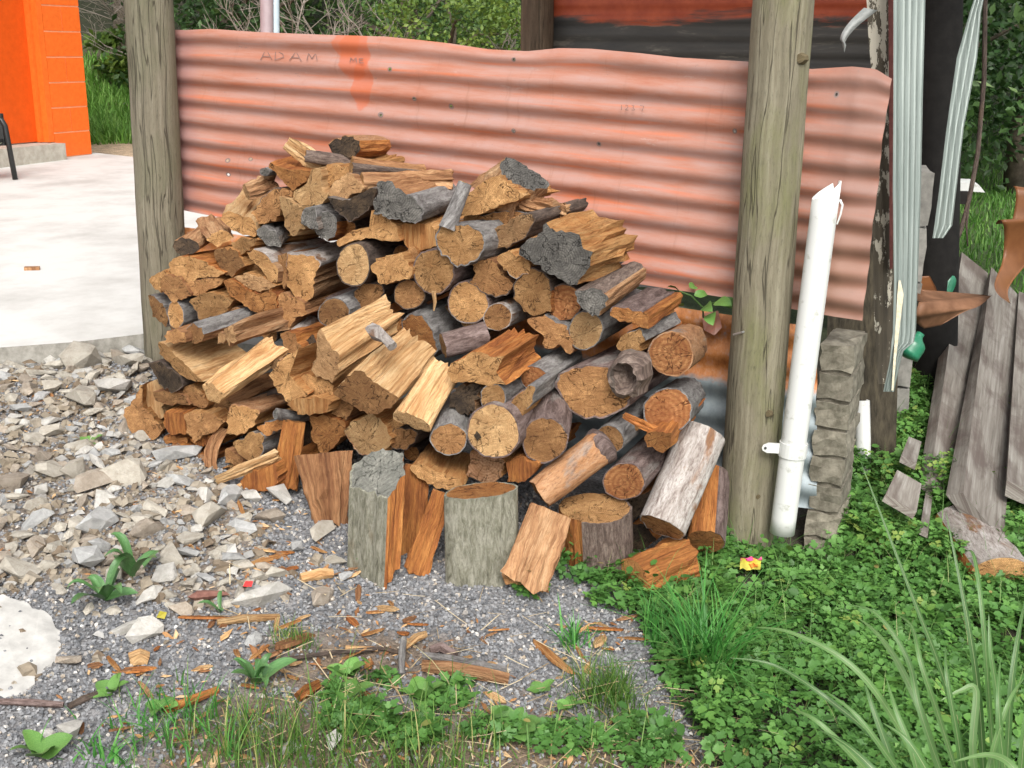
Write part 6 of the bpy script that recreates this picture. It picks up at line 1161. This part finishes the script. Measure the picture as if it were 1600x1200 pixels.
for pts in [[(1530, 1290, 2.05), (1480, 1080, 2.0), (1425, 930, 2.0), (1345, 722, 2.05)], [(1540, 1290, 2.0), (1530, 1100, 1.95), (1510, 960, 1.95), (1478, 800, 2.0)], [(1560, 1290, 2.0), (1545, 1090, 1.95), (1535, 960, 1.95), (1522, 870, 2.0), (1508, 862, 2.05)],
            [(1480, 1290, 2.0), (1400, 1130, 1.95), (1330, 1040, 1.95), (1240, 990, 2.0), (1180, 980, 2.05)], [(1450, 1290, 2.0), (1380, 1170, 1.95), (1290, 1090, 1.95), (1210, 1040, 2.0), (1140, 1028, 2.0)], [(1440, 1300, 1.95), (1350, 1200, 1.9), (1280, 1130, 1.9), (1238, 1108, 1.95)],
            [(1490, 1290, 2.05), (1445, 1130, 2.05), (1405, 1040, 2.1), (1370, 990, 2.15), (1340, 965, 2.2)], [(1500, 1290, 2.0), (1440, 1120, 2.0), (1418, 1030, 2.05), (1370, 960, 2.1), (1325, 945, 2.15)], [(1520, 1290, 2.0), (1470, 1130, 2.0), (1440, 1040, 2.0), (1425, 980, 2.05), (1400, 960, 2.1)],
            [(1560, 1300, 1.9), (1560, 1120, 1.9), (1548, 1020, 1.9), (1545, 960, 1.92)], [(1570, 1300, 1.9), (1578, 1100, 1.88), (1590, 1000, 1.9), (1604, 930, 1.9)], [(1590, 1300, 1.85), (1600, 1150, 1.8), (1620, 1050, 1.8), (1640, 960, 1.8)], [(1470, 1300, 1.95), (1400, 1200, 1.9), (1340, 1120, 1.9), (1290, 1080, 1.95)],
            [(1420, 1300, 1.9), (1400, 1210, 1.9), (1365, 1110, 1.92), (1350, 1065, 1.95)], [(1450, 1300, 1.9), (1430, 1190, 1.88), (1400, 1110, 1.9), (1385, 1060, 1.95)], [(1510, 1300, 1.95), (1500, 1180, 1.9), (1480, 1060, 1.9), (1477, 1010, 1.95)], [(1540, 1300, 1.9), (1520, 1180, 1.88), (1525, 1080, 1.9), (1500, 1080, 1.9), (1470, 1095, 1.9)],
            [(1600, 1300, 1.8), (1570, 1200, 1.8), (1560, 1100, 1.8), (1563, 1030, 1.85)], [(1480, 1300, 1.85), (1460, 1230, 1.82), (1420, 1160, 1.82), (1380, 1130, 1.85)], [(1620, 1300, 1.75), (1590, 1210, 1.75), (1550, 1180, 1.78), (1490, 1190, 1.8)], [(1530, 1310, 1.8), (1545, 1200, 1.8), (1575, 1100, 1.8), (1600, 1060, 1.85)], [(1460, 1310, 1.85), (1390, 1230, 1.82), (1330, 1170, 1.85), (1280, 1140, 1.9)]]:
    strap(pts, random.uniform(.008, .0135), random.random())
# litter
M_wr = M_simple('wrapper_yellow', (.75, .62, .08), (.80, .70, .14), 20, .35, 0, src='o'); M_pk = M_simple('wrapper_pink', (.75, .06, .22), (.80, .10, .28), 20, .35, 0, src='o'); M_ro = M_simple('wrapper_orange', (.75, .2, .04), (.8, .3, .06), 20, .4, 0, src='o')
q = gp(1170, 925, .085); wr = empty('sweet_wrapper', q, 'crumpled yellow and pink sweet wrapper lying on the clover', 'wrapper')
def wpatch(name, x0, x1, z0, z1, m, off):
    V = []; k = 7
    for i in range(k):
        for j in range(4): V.append((lerp(x0, x1, i/(k-1)), -off+.006*math.sin(i*1.7+j)-.15*lerp(z0, z1, j/3), lerp(z0, z1, j/3)+.002*math.sin(i*2.3)))
    obj(name, npmesh(name, V, [(i*4+j, i*4+j+1, i*4+j+5, i*4+j+4) for i in range(k-1) for j in range(3)], mats=m, smooth=True), wr)
wpatch('foil', -.028, .026, -.02, .016, M_wr, 0); wpatch('pink_band', -.029, .027, .010, .019, M_pk, .002); wpatch('printed_oval', -.008, .018, -.012, .0, M_ro, .002)
q = gp(388, 928, .02); mb = MB(); mb.add([q+Vector((-.012, 0, 0)), q+Vector((.01, -.004, .002)), q+Vector((.012, .006, .012)), q+Vector((-.006, .004, .013))], [(0, 1, 2, 3)]); tag(mb.build('plastic_scrap', M_simple('red_plastic', (.7, .03, .03), (.75, .05, .05), 9, .4, 0), None, loc=q), 'tiny red plastic scrap by the tall pale stone', 'litter')
q = gp(253, 972, .02); mb = MB(); mb.add([q+Vector((-.012, 0, -.008)), q+Vector((.008, -.004, -.010)), q+Vector((.012, .006, .002)), q+Vector((-.004, .004, .007))], [(0, 1, 2, 3)]); tag(mb.build('plastic_scrap', M_simple('yellow_plastic', (.28, .24, .02), (.36, .31, .04), 9, .4, 0), None, loc=q), 'small mustard yellow scrap behind the brown stone', 'litter')
# log lying in the clover at right, under the beams
A = gp(1530, 935, .06); B = gp(1478, 850, .13); 
Fp = []; ax = (B-A)*1.0
W('H', (1, 1, 1, 1, 0), 'r/r', 'x') if False else None
def groundlog(pa, pb, sa, r, e, s, bk, mask, label, flat=1.0):
    A = gp(pa[0], pa[1], sa); B = gp(pb[0], pb[1], sa); ax = B-A; axn = ax.normalized(); x = axn.cross(UP).normalized(); y = x.cross(axn); k = 30
    Fp = [A+(x*math.cos(6.2832*i/k)+y*math.sin(6.2832*i/k)*flat)*r*(1+.05*math.sin(12.6*i/k+1)) for i in range(k)]; bm_ = [mask[0] <= i < mask[1] for i in range(k)]
    wood('log', label, Fp, A, ax, -axn, bm_, e, s, bk, 1.0, .005, 77, None, cat='log')
groundlog((1560, 925), (1500, 838), .05, .085, 'o', 'r', 'W', (0, 13), 'whitish barked split log lying in the clover under the wide beam', .75)

# ---------------------------------------------------------------- trees and shrubs behind
LQ = np.array([(-.5, 0, 0), (0, -.28, .04), (.5, 0, 0), (0, .28, .04)]); LQF = np.array([(0, 1, 2, 3)])
def tree(name, label, x, y, h, rx, rz, n, leaf, stops, trunk=.12, base=.25, group=None, dens=90, cat='tree', seed=0, zc=None):
    z0 = g1(x, y); t = empty(name, (x, y, z0), label, cat, group); rd = np.random.default_rng(seed+5)
    cz = (h-rz) if zc is None else zc; mb = MB(); k = 7; top = Vector((rd.normal(0, .15), rd.normal(0, .15), h*.85))
    mb.tube([lerp(Vector((0, 0, -.1)), top, i/k)+Vector((.05*math.sin(i*1.7+seed), .04*math.cos(i*1.3), 0)) for i in range(k+1)], [trunk*(1-.8*i/k) for i in range(k+1)], 9, True, seed, .1)
    for i in range(7):
        f = rd.uniform(.25, .8); p0 = top*f; an = rd.uniform(0, 6.28); p1 = p0+Vector((math.cos(an)*rx*.7, math.sin(an)*rx*.7, rz*.3)); mb.tube([p0, lerp(p0, p1, .5)+Vector((0, 0, .08)), p1], [trunk*.4, trunk*.25, trunk*.08], 6, False, i, .1)
    mb.build('trunk', M_trk, t, True)
    K = max(8, n//dens); u = rd.normal(0, 1, (K, 3)); u /= np.linalg.norm(u, axis=1)[:, None]; rr_ = rd.uniform(.35, 1, K)**.6; cc = u*rr_[:, None]*np.array([rx, rx, rz])+np.array([0, 0, cz])
    idx = rd.integers(0, K, n); P = cc[idx]+rd.normal(0, 1, (n, 3))*np.array([rx, rx, rz*.8])*.13; ok_ = P[:, 2] > .02; P = P[ok_]; idx = idx[ok_]; n = len(P)
    tn = np.clip(rd.random(K)[idx]*.6+rd.random(n)*.4, 0, 1); me = scatter_mesh('crown', LQ, LQF, P, leaf*rd.uniform(.6, 1.3, n), rotz_tilt(n, .8), tn, M_tint(name+'_leaf', stops, .5, .25, spec=.4)); obj('crown', me, t); return t
M_trk = M_simple('tree_bark', (.05, .04, .03), (.14, .115, .085), 9, .9, .6, src='o')
DK = [(0, (.016, .042, .012)), (.6, (.042, .095, .024)), (1, (.085, .165, .045))]; MD = [(0, (.035, .08, .02)), (.6, (.075, .155, .036)), (1, (.14, .24, .06))]; LT_ = [(0, (.05, .10, .015)), (.6, (.11, .18, .025)), (1, (.20, .27, .05))]; OL = [(0, (.06, .07, .02)), (.6, (.12, .13, .04)), (1, (.20, .20, .08))]
G_ = 'trees along the edge of the bush'
tree('broadleaf_tree', 'dark glossy broadleaf tree just right of the grey post top', -3.4, 14.0, 4.2, 1.5, 2.0, 9000, .09, DK, seed=1, group=G_)
tree('broadleaf_tree', 'large dark tree looming behind the steel uprights', -1.6, 15.5, 5.0, 2.3, 2.5, 9000, .11, DK, seed=2, group=G_)
tree('conifer', 'mid green feathery conifer behind the run mark on the sheet', -.85, 11.0, 3.4, .95, 1.7, 12000, .05, MD, seed=3, group=G_)
tree('conifer', 'yellow green young conifer with low spreading tips', -.45, 10.0, 1.75, .75, .55, 5000, .045, LT_, seed=4, group=G_, trunk=.05)
tree('broadleaf_tree', 'dark tree beside the dark brown shed post', .9, 13.5, 5.2, 1.7, 2.6, 9000, .10, DK, seed=5, group=G_)
tree('conifer', 'drooping olive foliaged tree between orange building and post', -5.4, 16.6, 6.0, 1.8, 2.6, 9000, .06, OL, seed=6, trunk=.22, group=G_)
tree('broadleaf_tree', 'dark tree behind the drooping olive one', -7.8, 19.5, 6.0, 2.8, 3.0, 9000, .12, DK, seed=7, group=G_)
tree('broadleaf_tree', 'pale leaved sapling at the right edge over the lawn', 3.45, 6.6, 2.6, .75, 1.0, 900, .12, [(0, (.05, .11, .03)), (.7, (.12, .21, .06)), (1, (.24, .32, .15))], seed=8, trunk=.03, dens=18, group=G_)
tree('broadleaf_tree', 'dense black green tree closing the lawn on the right', 5.6, 13.0, 6.0, 2.6, 3.0, 15000, .11, DK, seed=9, group=G_)
tree('broadleaf_tree', 'mid green bushy tree in the shade behind the second flashing', 4.0, 11.8, 4.5, 1.3, 2.3, 9000, .09, [(0, (.012, .035, .01)), (.6, (.03, .075, .018)), (1, (.07, .13, .03))], seed=10, group=G_)
tree('broadleaf_tree', 'tall dark tree at the far right of the lawn', 8.6, 14.0, 6.5, 2.8, 3.2, 12000, .12, DK, seed=11, group=G_)
tree('broadleaf_tree', 'dark background tree behind the shed', 3.0, 17.5, 7.0, 3.0, 3.6, 10000, .13, DK, seed=12, group=G_)
tree('broadleaf_tree', 'dim tree filling the gap behind the conifers', -3.8, 18.5, 7.0, 3.0, 3.6, 10000, .13, DK, seed=13, group=G_)
tree('fern_bush', 'low yellow green fern bush at the top of the grass bank', -5.0, 15.6, .9, .55, .4, 1600, .10, LT_, seed=14, trunk=.03, cat='shrub')
def bare(name, label, x, y, h, n, col, seed):
    rd = random.Random(seed); z0 = g1(x, y); mb = MB()
    def br(p, dr, ln, r, lv):
        q = p+dr*ln; m_ = lerp(p, q, .5)+Vector((rd.gauss(0, .04), rd.gauss(0, .04), rd.gauss(0, .04)))*ln; mb.tube([p, m_, q], [r, r*.8, r*.6], 5, False)
        if lv:
            for _ in range(rd.choice((2, 3, 3))): br(lerp(p, q, rd.uniform(.45, 1)), (dr+Vector((rd.gauss(0, .6), rd.gauss(0, .6), rd.gauss(0, .45)))).normalized(), ln*rd.uniform(.55, .85), r*.55, lv-1)
    for i in range(n): br(Vector((rd.gauss(0, .2), rd.gauss(0, .2), -.05)), Vector((rd.gauss(0, .35), rd.gauss(0, .35), 1)).normalized(), h*.36, .022, 4)
    tag(mb.build(name, col, None, True, Vector((0, 0, 0))), label, 'shrub'); o = bpy.context.scene.objects[-1] if False else COL.objects[-1]; o.location = (x, y, z0)
M_tw = M_simple('grey_twig', (.20, .17, .14), (.34, .30, .26), 6, .9, 0)
bare('bare_shrub', 'leafless grey twiggy shrub above the low part of the red sheet', .02, 10.4, 2.0, 9, M_tw, 3); bare('bare_shrub', 'leafless tan twiggy shrub beside the steel uprights', -2.0, 10.6, 2.3, 8, M_tw, 4); bare('bare_shrub', 'dead grey branches hanging by the orange building', -4.6, 15.2, 2.3, 5, M_tw, 6)
# vine stem hanging before the lawn
mb = MB(); mb.tube([at(1540, -60, 5.3), at(1538, 120, 5.3), at(1528, 240, 5.3), at(1515, 310, 5.25), at(1500, 365, 5.2), at(1478, 400, 5.1), at(1470, 440, 5.0)], [.012, .012, .011, .011, .010, .008, .005], 7, True, 3, .15); mb.tube([at(1515, 310, 5.25), at(1510, 350, 5.2), at(1512, 385, 5.2)], [.008, .006, .004], 6, True, 4, .2)
tag(mb.build('hanging_vine', BRK['D'], None, True, at(1470, 440, 5.0)), 'dark hanging vine stem in front of the lawn', 'vine')
